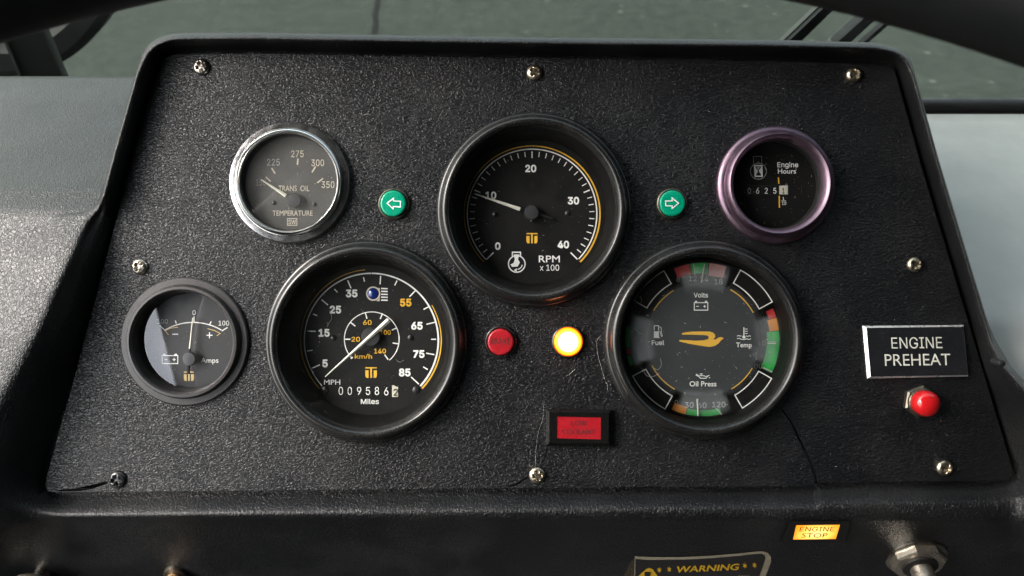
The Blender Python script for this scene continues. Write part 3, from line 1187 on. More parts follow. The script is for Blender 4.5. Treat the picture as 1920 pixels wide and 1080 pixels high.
def big_gauge(key, name, label, group, wide=False):
    c, r = G[key]
    C0 = GC[key]
    g = root(name, C0, label, 'gauge', group)
    q = GR[key] / mm(181)
    s = lambda a: mm(a) * q
    lathe('bezel', C0, [(s(177), -2.5), (s(181), 0.3), (s(181.5), 2.2), (s(179), 4.2), (s(176.5), 4.9), (s(174.5), 5.0), (s(172.5), 6.2), (s(168), 8.4), (s(163), 9.3), (s(158.5), 9.0), (s(155.5), 7.8), (s(154), 6.2), (s(153), 4.5)], 'bezel', g, 128, sharp=50)
    lathe('throat', C0, [(s(154), 6.1), (s(151.5), 5.8)] + ([(s(150.5), 4.0), (s(150), -9)] if wide else [(s(149), 4.6), (s(138), -8.0), (s(137), -10.5)]), 'cone', g, 128, sharp=30)
    return g, s


# ---------- tachometer
g, s = big_gauge('tach', 'tachometer', 'large round engine speed gauge at top centre, needle near 10', 'large black-rimmed gauges')
ZD = -9.0
T = lambda z: (lambda x, y: P(800 + x / 2.7, 190 + y / 2.7, z))
disc('dial', P(998.5, 399, ZD), mm(140, ZD), ZD, 'dial', g)
cc = (533.5, 570)
pr = Print(T(ZD + .15))
pr.arc(cc, 328, 225, -44, 5.0, 6.5, 120)
pr.out('scale_arc', 'white', g)
pr = Print(T(ZD + .15))
pr.arc(cc, 344, 225, 150, 3.2, 3.2, 30); pr.out('amber_arc', 'yellow', g)
pr = Print(T(ZD + .15))
pr.arc(cc, 344, 149, -45, 3.2, 9.0, 100); pr.out('amber_arc', 'yellow', g)
pr = Print(T(ZD + .3))
for i in range(41):
    a = R(225 - 6.75 * i)
    maj = i % 10 == 0
    r1 = 316 if i not in (0, 40) else 325
    r0 = 283 if maj else 290
    if i in (0, 40): r0 = 276
    w = 6.4 if maj else 4.6
    pr.stroke([(cc[0] + r0 * math.cos(a), cc[1] - r0 * math.sin(a)), (cc[0] + r1 * math.cos(a), cc[1] - r1 * math.sin(a))], w)
pr.out('tick_marks', 'white', g)
for b_, x, y in (('0', 360, 733), ('10', 325, 476), ('20', 527, 340), ('30', 743, 503), ('40', 692, 725)):
    text('numeral', b_, x, y, 38, 'white', g, T(ZD + .2), bold=0.040)
text('lettering', 'RPM', 621, 798, 34, 'white', g, T(ZD + .2), w=106, bold=0.008)
text('lettering', 'x 100', 622, 842, 30, 'white', g, T(ZD + .2), w=97, bold=0.004)
yellow_t(g, 800 + 533 / 2.7, 190 + 693 / 2.7, 1.06, ZD + .2)
pr = Print(T(ZD + .2))
pr.ring((456, 823), 42, 6)
pr.stroke([(434, 786), (434, 764), (475, 764), (475, 786)], 6)
pr.out('engine_symbol', 'white', g)
pr = Print(T(ZD + .3))
pr.poly([(441, 775), (470, 775), (462, 800), (472, 815), (461, 836), (432, 838), (424, 826), (440, 818), (446, 800)])
pr.arc((456, 823), 28, -10, -80, 5, 5, 8)
pr.poly([(441, 855), (457, 845), (456, 862)])
pr.out('engine_symbol', 'white', g)
needle(g, (800 + 243 / 2.7, 190 + 468 / 2.7), (800 + 473 / 2.7, 190 + 546 / 2.7), 2.0, 7.0, ZD + 2.6)
needle(g, (800 + 637 / 2.7, 190 + 593 / 2.7), (996.7, 398.5), 4.5, 6, ZD + 2.2, 'stud', 'counterweight')
hubpart(g, 996.7, 398.5, 14, ZD, ZD + 4.5)
stud(g, 927.8, 402, 5.5, ZD); stud(g, 1064.4, 399.8, 5.5, ZD)
dial_dust(g, (998, 400), 120, ZD + .3, 60, 11)
disc('glass', GC['tach'], s(152), 5.0, 'glass_clean', g)

# ---------- speedometer
g, s = big_gauge('speed', 'speedometer', 'large round speedometer at lower left with miles counter, needle below 5', 'large black-rimmed gauges')
T = lambda z: (lambda x, y: P(480 + x / 2.5714, 430 + y / 2.5714, z))
disc('dial', P(694, 635, ZD), mm(146, ZD), ZD, 'dial', g)
cc = (556, 535)
pr = Print(T(ZD + .15)); pr.arc(cc, 323, 223.0, 90, 4.5, 6.5, 80); pr.arc(cc, 323, 89.6, -43, 6.5, 9, 80); pr.out('scale_arc', 'white', g)
pr = Print(T(ZD + .15)); pr.arc(cc, 341, 223, 95, 4.5, 3, 80); pr.out('amber_arc', 'yellow', g)
pr = Print(T(ZD + .15)); pr.arc(cc, 337, 30, -43.5, 4, 9, 60); pr.out('amber_arc', 'yellow', g)
pr = Print(T(ZD + .3))
mj = [((268, 671), (308, 653)), ((246, 490), (288, 492)), ((316, 339), (347, 365)), ((442, 246), (458, 284)), ((601, 224), (598, 265)), ((768, 296), (740, 325)), ((862, 448), (822, 458)), ((860, 604), (820, 597)), ((785, 746), (748, 712))]
mn = [((247, 586), (272, 583)), ((275, 408), (295, 416)), ((378, 288), (393, 304)), ((518, 231), (523, 252)), ((680, 247), (669, 270)), ((831, 374), (808, 386)), ((868, 530), (844, 530)), ((828, 676), (806, 663))]
for a, b_ in mj: pr.stroke([a, b_], 6.0)
for a, b_ in mn: pr.stroke([a, b_], 5.5)
pr.stroke([(466, 616), (458, 624)], 6)
for a, b_ in [((429, 530), (455, 530)), ((456, 449), (479, 467)), ((527, 402), (535, 431)), ((610, 405), (599, 432)), ((680, 474), (655, 486)), ((686, 552), (659, 548)), ((637, 628), (620, 604))]:
    pr.stroke([a, b_], 5.5)
pr.out('tick_marks', 'white', g)
pr = Print(T(ZD + .15)); pr.arc((558, 530), 132, 224, -50, 4.2, 4.2, 70); pr.out('inner_arc', 'white', g)
for b_, x, y, m_ in (('5', 333, 646, 'white'), ('15', 328, 499, 'white'), ('25', 383, 387, 'white'), ('35', 461, 309, 'white'), ('55', 722, 353, 'yellow'), ('65', 776, 465, 'white'), ('75', 785, 601, 'white'), ('85', 717, 690, 'white')):
    text('numeral', b_, x, y, 38, m_, g, T(ZD + .2), bold=0.046)
for b_, x, y in (('60', 537, 449), ('20', 481, 530), ('100', 624, 497), ('140', 598, 587), ('km/h', 518, 612)):
    text('numeral', b_, x, y, 23, 'yellow', g, T(ZD + .2), w={'60': 40, '20': 40, '100': 50, '140': 56, 'km/h': 82}[b_], bold=0.016)
text('lettering', 'MPH', 367, 737, 24, 'white', g, T(ZD + .2), w=78, bold=0.006)
text('lettering', 'Miles', 549, 830, 24, 'white', g, T(ZD + .2), w=86, bold=0.012)
yellow_t(g, 480 + 555 / 2.5714, 430 + 691 / 2.5714, 1.1, ZD + .2)
# high beam telltale
pr = Print(T(ZD + .2))
pr.ring((565, 310), 31, 7)
pr.poly([(597, 283), (596, 346), (580, 346), (592, 335), (597, 310), (592, 290), (580, 283)])
pr.out('beam_symbol', 'cream', g)
pr = Print(T(ZD + .2))
for y in (285, 299, 313, 327, 341): pr.stroke([(603, y), (635, y + 1)], 6)
pr.out('beam_symbol', 'white', g)
c_ = T(ZD)(565, 310)
lathe('beam_lens', c_, [(mm(10.5), ZD), (mm(10), ZD + .5), (mm(6), ZD + 1.1), (0.01, ZD + 1.3)], 'blue', g, 24)
# counter
od = pobj('odometer', *(lambda q: ([q(397, 752), q(655, 752), q(655, 809), q(397, 809)], [(0, 1, 2, 3)]))(T(ZD + .12)), 'counterwell', g)
ORG[od] = ORG[g]
for i, (ch, x) in enumerate(zip('009586', (409, 452, 497, 540, 583, 628))):
    w_ = Print(T(ZD + .22)); w_.poly([(x - 19, 755), (x + 19, 755), (x + 19, 806), (x - 19, 806)]); w_.out('counter_wheel', 'dial', od)
    text('digit', ch, x, 779 + (2 if i == 5 else 0), 38, 'white', od, T(ZD + .4), w=21, bold=0.0)
w_ = Print(T(ZD + .22)); w_.poly([(656, 752), (685, 752), (685, 808), (656, 808)]); w_.out('counter_wheel', 'creamwheel', od)
text('digit', '2', 673, 786, 34, 'dial', od, T(ZD + .4), w=20, bold=0.004)
pr = Print(T(ZD + .4)); pr.poly([(664, 752), (684, 752), (684, 761), (674, 757)]); pr.out('digit', 'dial', od)
hubpart(g, 480 + 552 / 2.5714, 430 + 520 / 2.5714, 18, ZD, ZD + 3.2)
needle(g, (480 + 333 / 2.5714, 430 + 712 / 2.5714), (480 + 640 / 2.5714, 430 + 437 / 2.5714), 2.2, 9.5, ZD + 3.6)
for x, y, r_ in ((371, 525, 5.6), (744, 523, 5.6), (332, 775, 7.2), (771, 775, 7.2)):
    stud(g, 480 + x / 2.5714, 430 + y / 2.5714, r_, ZD)
dial_dust(g, (694, 634), 125, ZD + .3, 70, 12)
lint('fibre', [[(618, 582), (622, 596), (616, 607), (614, 612)], [(744, 676), (750, 679), (757, 675)]], g, ZD + .4, w=0.7)
disc('glass', GC['speed'], s(152), 5.0, 'glass', g)

# ---------- four-way gauge
g, s = big_gauge('quad', 'cluster_gauge', 'large misted round gauge at right combining volts, fuel, temperature and oil pressure', 'large black-rimmed gauges', True)
T = lambda z: (lambda x, y: P(1120 + x / 2.7, 430 + y / 2.7, z))
ZQ = -5.0
cq = (534, 558)
disc('backplate', P(1317.5, 637, ZQ - 3), mm(150), ZQ - 3, 'dial', g)
# four scale plates, one behind each window
def band(a0, a1, r0, r1, mat):
    pr = Print(T(ZQ - 2.7)); pr.sector(cq, r0, r1, a0, a1); return pr.out('scale_band', mat, g)
band(112, 100, 335, 388, 'redband'); band(99.5, 86, 335, 388, 'greenband'); band(85, 72, 325, 388, 'pinkband')
band(246, 257, 350, 388, 'orangeband'); band(257.5, 284, 358, 388, 'greenband')
band(24, 17, 350, 388, 'redband'); band(16.5, 7, 340, 388, 'orangeband'); band(6.5, -26, 325, 388, 'greenband')
band(170, 186, 372, 392, 'greenband'); band(187, 191, 372, 392, 'redband'); band(192, 200, 372, 392, 'greenband')
for a, r0, r1, w in ((97, 330, 388, 6), (-25, 335, 388, 7), (-2, 330, 375, 5), (-3.5, 0, 0, 0)):
    if not r1: continue
    pr = Print(T(ZQ - 2.6)); pr.stroke([(cq[0] + r0 * math.cos(R(a)), cq[1] - r0 * math.sin(R(a))), (cq[0] + r1 * math.cos(R(a)), cq[1] - r1 * math.sin(R(a)))], w)
    pr.out('tick_mark', 'white_dim', g)
pr = Print(T(ZQ - 2.6)); pr.stroke([(600, 905), (630, 938)], 6)
pr.out('tick_mark', 'white_dim', g)
for b_, x, y, h, m_ in (('8', 410, 252, 26, 'cream_dim'), ('12', 483, 249, 27, 'white_dim'), ('14', 541, 251, 27, 'white_dim'), ('18', 613, 265, 27, 'white_dim'), ('0', 400, 877, 26, 'cream_dim'), ('30', 465, 889, 28, 'white_dim'), ('60', 531, 891, 28, 'white_dim'), ('120', 615, 887, 28, 'white_dim'), ('10', 832, 576, 25, 'cream_dim'), ('00', 815, 693, 25, 'cream_dim')):
    text('numeral', b_, x, y, h, m_, g, T(ZQ - 2.5), bold=0.006)
def qn(a, b, w0=3.0, w1=2.2, mat='needle'):
    needle(g, (1120 + a[0] / 2.7, 430 + a[1] / 2.7), (1120 + b[0] / 2.7, 430 + b[1] / 2.7), w0, w1, ZQ - 2.0, mat)
qn((527, 270), (543, 175)); qn((507, 858), (511, 945), 3.6, 3.4); qn((862, 578), (905, 579), 2, 2); qn((180, 503), (220, 530), 2, 2.5)
# front mask: a dark lens with four clear windows, carried in front
msk = Print(T(ZQ))
msk.disc(cq, 288, 72)
mo = msk.out('centre_plate', M['dial_grey'], g)
for a0, a1 in ((119.5, 150.5), (28.5, 61.5), (207.5, 241.5), (-60, -29.5)):
    pr = Print(T(ZQ)); pr.sector(cq, 290, 405, a0, a1); pr.out('mask_segment', 'dial', g)
    pr = Print(T(ZQ + .15))
    A = [(cq[0] + 400 * math.cos(R(a0 + (a1 - a0) * i / 10)), cq[1] - 400 * math.sin(R(a0 + (a1 - a0) * i / 10))) for i in range(11)]
    B = [(cq[0] + 325 * math.cos(R(a1 - (a1 - a0) * i / 10)), cq[1] - 325 * math.sin(R(a1 - (a1 - a0) * i / 10))) for i in range(11)]
    pr.stroke(A + B, 5.4, True)
    pr.out('window_outline', 'white', g)
for a0, a1 in ((120.5, 149.5), (28, 61), (207, 240.5), (-60, -30)):
    pr = Print(T(ZQ + .15)); pr.arc(cq, 289, a0, a1, 5, 5, 20); pr.out('amber_arc', 'yellow', g)
text('lettering', 'Volts', 524, 333, 24, 'white', g, T(ZQ + .2), w=71, bold=0.014)
text('lettering', 'Fuel', 307, 574, 24, 'white', g, T(ZQ + .2), w=62, bold=0.014)
text('lettering', 'Temp', 742, 585, 24, 'white', g, T(ZQ + .2), w=78, bold=0.014)
text('lettering', 'Oil Press', 535, 782, 26, 'white', g, T(ZQ + .2), w=135, bold=0.014)


def battery(gr, cx, cy, w, h, z, mp, t, mat):
    pr = Print(mp(z))
    pr.stroke([(cx - w / 2, cy - h / 2), (cx + w / 2, cy - h / 2), (cx + w / 2, cy + h / 2), (cx - w / 2, cy + h / 2)], t, True)
    for sg in (-1, 1):
        u = cx + sg * w * .37
        pr.poly([(u - w * .08, cy - h / 2 - t * 2), (u + w * .08, cy - h / 2 - t * 2), (u + w * .08, cy - h / 2 - t * .55), (u - w * .08, cy - h / 2 - t * .55)])
    pr.stroke([(cx - w * .36, cy), (cx - w * .17, cy)], t * .9)
    u = cx + w * .27
    pr.stroke([(u - w * .1, cy), (u + w * .1, cy)], t * .9)
    pr.out('battery_symbol', mat, gr)
    pr = Print(mp(z + .06))
    pr.stroke([(u, cy - w * .1), (u, cy + w * .1)], t * .9)
    return pr.out('battery_symbol', mat, gr)


battery(g, 525, 390, 68, 38, ZQ + .2, T, 4.4, 'white')
pr = Print(T(ZQ + .2))      # fuel pump
pr.poly([(283, 550), (286, 545), (286, 516), (312, 516), (312, 545), (318, 550)])
pr.stroke([(288, 512), (288, 488), (310, 488), (310, 512)], 4)
pr.stroke([(315, 492), (324, 500), (323, 514), (329, 540), (324, 542), (319, 520), (315, 516)], 3)
pr.out('fuel_pump_symbol', 'white', g)
pr = Print(T(ZQ + .2))      # thermometer in waves
pr.stroke([(742, 496), (742, 540)], 5); pr.disc((742, 545), 8)
for y in (505, 516, 527): pr.stroke([(746, y), (761, y)], 3.5)
pr.stroke([(707, 541), (715, 537), (723, 541), (730, 539)], 3.5); pr.stroke([(753, 539), (761, 543), (769, 538), (777, 542)], 3.5)
pr.stroke([(707, 554), (717, 551), (727, 556), (742, 558), (756, 554), (767, 558), (778, 554)], 3.5)
pr.out('thermometer_symbol', 'white', g)
pr = Print(T(ZQ + .2))      # oil can
pr.stroke([(499, 738), (513, 744), (522, 754), (550, 754), (558, 744), (567, 738)], 4)
pr.stroke([(511, 741), (540, 741), (548, 745), (558, 742)], 3.5); pr.stroke([(526, 733), (526, 739)], 4); pr.stroke([(518, 732), (534, 732)], 3.5)
pr.stroke([(499, 738), (502, 733), (511, 739)], 3); pr.disc((568, 751), 3)
pr.out('oil_can_symbol', 'white', g)
pr = Print(T(ZQ + .2))      # amber bird emblem
pr.poly([(427, 526), (450, 521), (480, 518), (530, 517), (572, 518), (588, 524), (596, 534), (596, 547), (587, 556), (560, 556), (564, 550), (563, 542), (556, 537), (538, 535), (480, 533), (430, 533)])
pr.poly([(414, 567), (416, 560), (452, 561), (500, 564), (540, 561), (560, 556.4), (587, 556.4), (597, 559), (612, 549), (626, 545), (641, 551), (628, 560), (614, 577), (594, 590), (568, 595), (530, 590), (470, 580)])
pr.out('bird_emblem', 'yellow', g)
ml = disc('misted_lens', GC['quad'], s(141), 0.8, 'mist', g)
dial_dust(g, (1317, 637), 140, 1.0, 130, 13)
lint('fibre', [[(1238, 672), (1240, 684), (1234, 693), (1226, 690)], [(1206, 692), (1212, 704), (1224, 706), (1236, 700)], [(1200, 555), (1203, 562), (1201, 570)]], g, 1.0, w=0.7)
disc('glass', GC['quad'], s(152), 5.0, 'glass', g)

# ---------- transmission oil temperature
g = root('temperature_gauge', GC['temp'], 'small chrome-rimmed transmission oil temperature gauge with reflection haze painted into its grey dial', 'gauge')
T = lambda z: (lambda x, y: P(400 + x / 3.857, 200 + y / 3.857, z))
s = lambda a: mm(a)
lathe('bezel', GC['temp'], [(s(112), -2), (s(114), 0.3), (s(114), 1.8), (s(111.5), 3.0), (s(104), 3.2), (s(101), 3.2), (s(100), 4.4), (s(98), 5.6), (s(95), 6.0), (s(92), 5.2), (s(90.3), 3.6), (s(90), 1)], 'chrome', g, 112, sharp=50)
lathe('throat', GC['temp'], [(s(90.3), 2.6), (s(88.5), 1.6), (s(89), -4)], 'dark', g)
ZT = -2.5
disc('dial', P(545, 344, ZT), mm(92, ZT), ZT, 'dial_hazed', g)
for b_, x, y, m_, w in (('150', 344, 547, 'cream_dim', 72), ('225', 434, 402, 'cream_dim', 92), ('275', 608, 341, 'cream', 90), ('300', 755, 406, 'cream', 92), ('350', 829, 564, 'cream', 93)):
    text('numeral', b_, x, y, 48, m_ if b_ != '225' else 'white_dim', g, T(ZT + .2), w=w, bold=0.006)
text('lettering', 'TRANS  OIL', 583, 591, 40, 'cream', g, T(ZT + .2), w=224, bold=0.004)
text('lettering', 'TEMPERATURE', 573, 770, 37, 'cream', g, T(ZT + .2), w=290, bold=0.004)
pr = Print(T(ZT + .2)); pr.stroke([(536, 809), (604, 809), (604, 858), (536, 858)], 5, True); pr.out('maker_mark', 'cream', g)
text('maker_mark', 'SW', 570, 834, 33, 'cream', g, T(ZT + .2), w=54, bold=0.01)
pr = Print(T(ZT + .2))
for a, b_ in [((612, 375), (608, 421)), ((740, 432), (713, 475)), ((794, 519), (752, 550)), ((421, 443), (447, 484)), ((379, 508), (415, 541))]:
    pr.stroke([a, b_], 10)
pr.out('tick_marks', 'cream', g)
hubpart(g, 400 + 580 / 3.857, 200 + 676 / 3.857, 13.5, ZT, ZT + 3.6)
needle(g, (400 + 345 / 3.857, 200 + 527 / 3.857), (400 + 524 / 3.857, 200 + 644 / 3.857), 2.0, 7.0, ZT + 2.4)
stud(g, 513, 380, 4.6, ZT); stud(g, 588.5, 382.8, 4.6, ZT)
dial_dust(g, (545, 344), 84, ZT + .3, 60, 14)
disc('glass', GC['temp'], s(89.8), 2.0, 'glass_dust_haze', g)

# ---------- hour meter
g = root('hour_meter', GC['hours'], 'small round engine hours counter with purple metal rim', 'gauge')
T = lambda z: (lambda x, y: P(1200 + x / 3.857, 200 + y / 3.857, z))
lathe('bezel', GC['hours'], [(s(107), -2), (s(108.5), 0.3), (s(109), 2.0), (s(107), 3.2), (s(100), 3.9), (s(97.5), 4.0), (s(96.5), 6), (s(94), 8), (s(90.5), 8.8), (s(86.5), 8.2), (s(83), 6.4), (s(81.5), 3.5), (s(81), 1.5)], 'purple', g, 112, sharp=50)
lathe('throat', GC['hours'], [(s(81.8), 3.2), (s(79.5), 2.0), (s(80.5), -4)], 'dark', g)
ZH = -2.5
disc('dial', P(1454, 346, ZH), mm(88, ZH), ZH, 'dial', g)
pr = Print(T(ZH + .2)); pr.ring((856, 467), 58, 4.5); pr.out('hourglass_symbol', 'white_dim', g)
pr = Print(T(ZH + .23)); pr.stroke([(822, 412), (820, 360), (880, 360), (881, 412)], 4); pr.out('hourglass_symbol', 'white_dim', g)
pr = Print(T(ZH + .26)); pr.poly([(823, 421), (886, 421), (888, 508), (828, 508)]); pr.out('hourglass_symbol', 'white', g)
pr = Print(T(ZH + .34)); pr.poly([(836, 432), (874, 432), (874, 440), (859, 462), (861, 470), (876, 492), (876, 499), (840, 499), (840, 492), (852, 470), (851, 462), (836, 440)]); pr.out('hourglass_symbol', 'dial', g)
pr = Print(T(ZH + .42)); pr.poly([(842, 436), (868, 436), (857, 455), (853, 455)]); pr.out('hourglass_symbol', 'white_dim', g)
text('lettering', 'Engine', 1069, 420, 36, 'white', g, T(ZH + .2), w=150, bold=0.01)
text('lettering', 'Hours', 1063, 466, 36, 'white', g, T(ZH + .2), w=130, bold=0.01)
pr = Print(T(ZH + .2)); pr.stroke([(1001, 512), (1004, 556)], 9); pr.out('amber_line', 'yellow', g)
pr = Print(T(ZH + .2)); pr.stroke([(1007, 645), (1009, 730)], 9); pr.out('amber_line', 'yellow', g)
text('lettering', '1', 1037, 664, 21, 'white', g, T(ZH + .2), bold=0.006)
pr = Print(T(ZH + .2)); pr.stroke([(1022, 682), (1057, 682)], 4); pr.out('lettering', 'white', g)
text('lettering', '10', 1042, 700, 21, 'white', g, T(ZH + .2), w=30, bold=0.006)
hc = Print(T(ZH + .12)); hc.poly([(774, 566), (1072, 566), (1072, 637), (774, 637)]); hc = hc.out('hour_counter', 'counterwell', g)
for ch, x, m_ in (('0', 790, 'white_dim'), ('6', 851, 'white'), ('2', 913, 'white'), ('5', 975, 'white')):
    w_ = Print(T(ZH + .22)); w_.poly([(x - 27, 572), (x + 27, 572), (x + 27, 632), (x - 27, 632)]); w_.out('counter_wheel', 'dial', hc)
    text('digit', ch, x, 608, 42, m_, hc, T(ZH + .4), w=22, bold=0.003)
w_ = Print(T(ZH + .22)); w_.poly([(1007, 572), (1060, 570), (1060, 634), (1007, 634)]); w_.out('counter_wheel', 'creamwheel', hc)
text('digit', '1', 1037, 608, 40, 'dial', hc, T(ZH + .4), w=16, bold=0.01)
w_ = Print(T(ZH + .3)); w_.poly([(1060, 568), (1070, 570), (1070, 634), (1060, 634)]); w_.out('counter_frame', 'white_dim', hc)
pr = Print(T(ZH + .2)); pr.stroke([(1168, 568), (1168, 634)], 4); pr.out('slot_edge', 'hub', g)
dial_dust(g, (1454, 346), 78, ZH + .3, 70, 15)
disc('glass', GC['hours'], s(81.4), 2.6, 'glass_clean', g)

# ---------- ammeter
g = root('ammeter', GC['amps'], 'small dull black-rimmed amps gauge with needle at zero', 'gauge')
T = lambda z: (lambda x, y: P(200 + x / 3.6, 490 + y / 3.6, z))
lathe('bezel', GC['amps'], [(s(119), -2), (s(121), 0.2), (s(121.5), 1.2), (s(119), 1.9), (s(108), 2.1), (s(107), 2.5), (s(106), 4.0), (s(103.5), 4.9), (s(99), 5.0), (s(96), 4.2), (s(95.2), 2.6)], 'bezel_dull', g, 112, sharp=40)
lathe('throat', GC['amps'], [(s(95.6), 3.2), (s(94.2), 1.5), (s(91), -5), (s(90), -7.5)], 'dark', g)
ZA = -6.5
disc('dial', P(351, 640, ZA), mm(97, ZA), ZA, 'dial_grey', g)
cc = (584, 786)
pr = Print(T(ZA + .2)); pr.arc(cc, 374, 121.5, 59.5, 6.5, 6.5, 40); pr.out('scale_arc', 'white', g)
pr = Print(T(ZA + .26))
for a, b_ in [((356, 431), (388, 461)), ((816, 446), (777, 470)), ((463, 399), (470, 419)), ((706, 405), (696, 425)), ((590, 372), (589, 412))]:
    pr.stroke([a, b_], 7)
pr.out('tick_marks', 'white', g)
pr = Print(T(ZA + .2)); pr.stroke([(417, 496), (395, 468), (430, 452), (481, 444)], 5); pr.out('amber_arc', 'yellow_pale', g)
pr = Print(T(ZA + .2)); pr.stroke([(743, 503), (766, 487), (728, 467), (681, 454)], 5); pr.out('amber_arc', 'yellow_pale', g)
text('numeral', '0', 590, 346, 33, 'white', g, T(ZA + .2), w=21, bold=0.006)
text('numeral', '100', 378, 405, 31, 'white_dim', g, T(ZA + .2), w=70, bold=0.006)
text('numeral', '100', 791, 417, 32, 'white', g, T(ZA + .2), w=70, bold=0.006)
text('lettering', 'Amps', 695, 668, 33, 'white', g, T(ZA + .2), w=118, bold=0.004)
pr = Print(T(ZA + .2)); pr.stroke([(443, 492), (482, 492)], 6); pr.out('minus_sign', 'white', g)
pr = Print(T(ZA + .2)); pr.stroke([(674, 499), (714, 499)], 6.5); pr.out('plus_sign', 'white', g)
pr = Print(T(ZA + .27)); pr.stroke([(694, 479), (694, 519)], 6.5); pr.out('plus_sign', 'white', g)
battery(g, 427, 663, 106, 54, ZA + .2, T, 6, 'white')
yellow_t(g, 200 + 555 / 3.6, 490 + 776 / 3.6, 0.96, ZA + .2, 'yellow_pale')
needle(g, (200 + 582 / 3.6, 490 + 380 / 3.6), (200 + 561 / 3.6, 490 + 590 / 3.6), 2.2, 3.4, ZA + 2.8)
needle(g, (200 + 561 / 3.6, 490 + 588 / 3.6), (200 + 551 / 3.6, 490 + 760 / 3.6), 4.6, 6.4, ZA + 2.4, 'stud', 'counterweight')
hubpart(g, 200 + 553 / 3.6, 490 + 660 / 3.6, 13, ZA, ZA + 4.8)
dial_dust(g, (351, 640), 86, ZA + .3, 30, 16)
disc('glass', GC['amps'], s(92), -2.5, 'glass_amps', g)


# ================================================================== TELLTALES
def arrow(T_, pts, w, gr, z, mat='white'):
    pr = Print(T_(z)); pr.stroke(pts, w, True)
    return pr.out('arrow', mat, gr)


def telltale(px, py, rcap, rbez, capmat, name, label, cat, bezmat='nut', group=None, z=3.2):
    c = P(px, py, 0)
    g = root(name, c, label, cat, group)
    rb = mm(rbez); rc = mm(rcap, z)
    lathe('bezel', c, [(rb * .97, -1), (rb, 0.2), (rb * .99, 1.0), (rb * .95, 1.6), (rb * .90, 1.8), (rc * 1.04, 1.5), (rc * 1.03, 0.2)], bezmat, g, 56, sharp=50)
    lathe('lens', c, [(rc, -0.5), (rc, z - .9), (rc * .97, z - .35), (rc * .90, z - .05), (rc * .8, z), (0.01, z + .02)], capmat, g, 56, sharp=60)
    return g


TT = lambda z: (lambda x, y: P(400 + x / 3.857, 200 + y / 3.857, z))
g = telltale(739, 382.5, 24.6, 30, 'green_cap', 'turn_signal_light', 'round green turn signal light with white arrow pointing left', 'indicator light', group='green turn signal lights')
arrow(TT, [(1257, 698), (1303, 662), (1303, 682), (1354, 684), (1352, 725), (1301, 722), (1300, 740)], 7.5, g, 3.35)
TT2 = lambda z: (lambda x, y: P(1200 + x / 3.857, 200 + y / 3.857, z))
g = telltale(1259, 382, 24.4, 29, 'green_cap', 'turn_signal_light', 'round green turn signal light with white arrow pointing right', 'indicator light', group='green turn signal lights')
arrow(TT2, [(186, 682), (232, 682), (232, 661), (279, 698), (232, 737), (232, 717), (186, 717)], 7.5, g, 3.35)
TT3 = lambda z: (lambda x, y: P(880 + x / 3.857, 580 + y / 3.857, z))
g = telltale(939, 640.5, 25, 31, 'red_cap', 'brake_warning_light', 'round red unlit warning light engraved BRAKE', 'indicator light', 'bezel')
text('lettering', 'BRAKE', 226, 230, 46, 'engrave', g, TT3(3.3), w=140, bold=-0.012)
g = telltale(1064.5, 640, 26, 31, 'park', 'parking_light', 'round glowing amber warning light engraved PARK', 'indicator light', 'bezel')
text('lettering', 'PARK', 708, 228, 38, plain('amber_ink', (0.55, 0.25, 0.02), .6, emis=(1.0, 0.45, 0.05), es=0.06), g, TT3(3.3), w=118, bold=0.012)

# low coolant
g = root('coolant_warning_light', P(1085, 802, 0), 'rectangular black-framed light with red LOW COOLANT window', 'indicator light')
fr = [(1023.5, 767), (1147, 767.5), (1147, 837), (1023.5, 836)]
inn = [(1030, 773), (1141, 773.5), (1141, 831), (1030, 830.5)]
win = [(1044.3, 781), (1126.7, 782.7), (1126.3, 824), (1044, 821.8)]
V = [P(x, y, -0.5) for x, y in fr] + [P(x, y, 2.2) for x, y in fr] + [P(x, y, 4.4) for x, y in inn] + [P(x, y, 4.4) for x, y in win] + [P(x, y, 4.0) for x, y in win]
Fc = []
for L in range(4):
    for i in range(4):
        j = (i + 1) % 4
        Fc.append((L * 4 + i, L * 4 + j, L * 4 + 4 + j, L * 4 + 4 + i))
pobj('frame', V, Fc, 'gloss_black', g)
pobj('window', [P(x, y, 4.15) for x, y in win], [(0, 1, 2, 3)], 'red_cap', g)
text('lettering', 'LOW', 792, 822, 34, 'engrave', g, TT3(4.3), w=118, bold=-0.01, rot=0.5)
text('lettering', 'COOLANT', 790, 886, 36, 'engrave', g, TT3(4.3), w=240, bold=-0.01, rot=0.5)

# engine preheat nameplate
g = root('nameplate', P(1716, 660, 0), 'black nameplate engraved ENGINE PREHEAT with bright aluminium edges', 'nameplate')
T = lambda z: (lambda x, y: P(1580 + x / 4.91, 580 + y / 4.91, z))
o4 = [(183, 152), (1113, 144), (1158, 618), (225, 637)]
i4 = [(219, 171), (1113, 160), (1153, 605), (258, 619)]
t = T(0)
V = [T(-0.2)(x, y) for x, y in o4] + [T(0.9)(x, y) for x, y in o4] + [T(1.9)(x, y) for x, y in i4] + [T(1.7)(x, y) for x, y in i4]
Fc = []
for L in range(3):
    for i in range(4):
        j = (i + 1) % 4
        Fc.append((L * 4 + i, L * 4 + j, L * 4 + 4 + j, L * 4 + 4 + i))
pobj('edge', V, Fc, 'alu', g)
pobj('face', [T(1.8)(x, y) for x, y in i4], [(0, 1, 2, 3)], 'plate', g)
text('lettering', 'ENGINE', 682, 308, 102, 'needle', g, T(1.95), w=468, bold=-0.004, rot=-0.6, shear=-0.05)
text('lettering', 'PREHEAT', 690, 464, 106, 'needle', g, T(1.95), w=604, bold=-0.004, rot=-0.6, shear=-0.05)

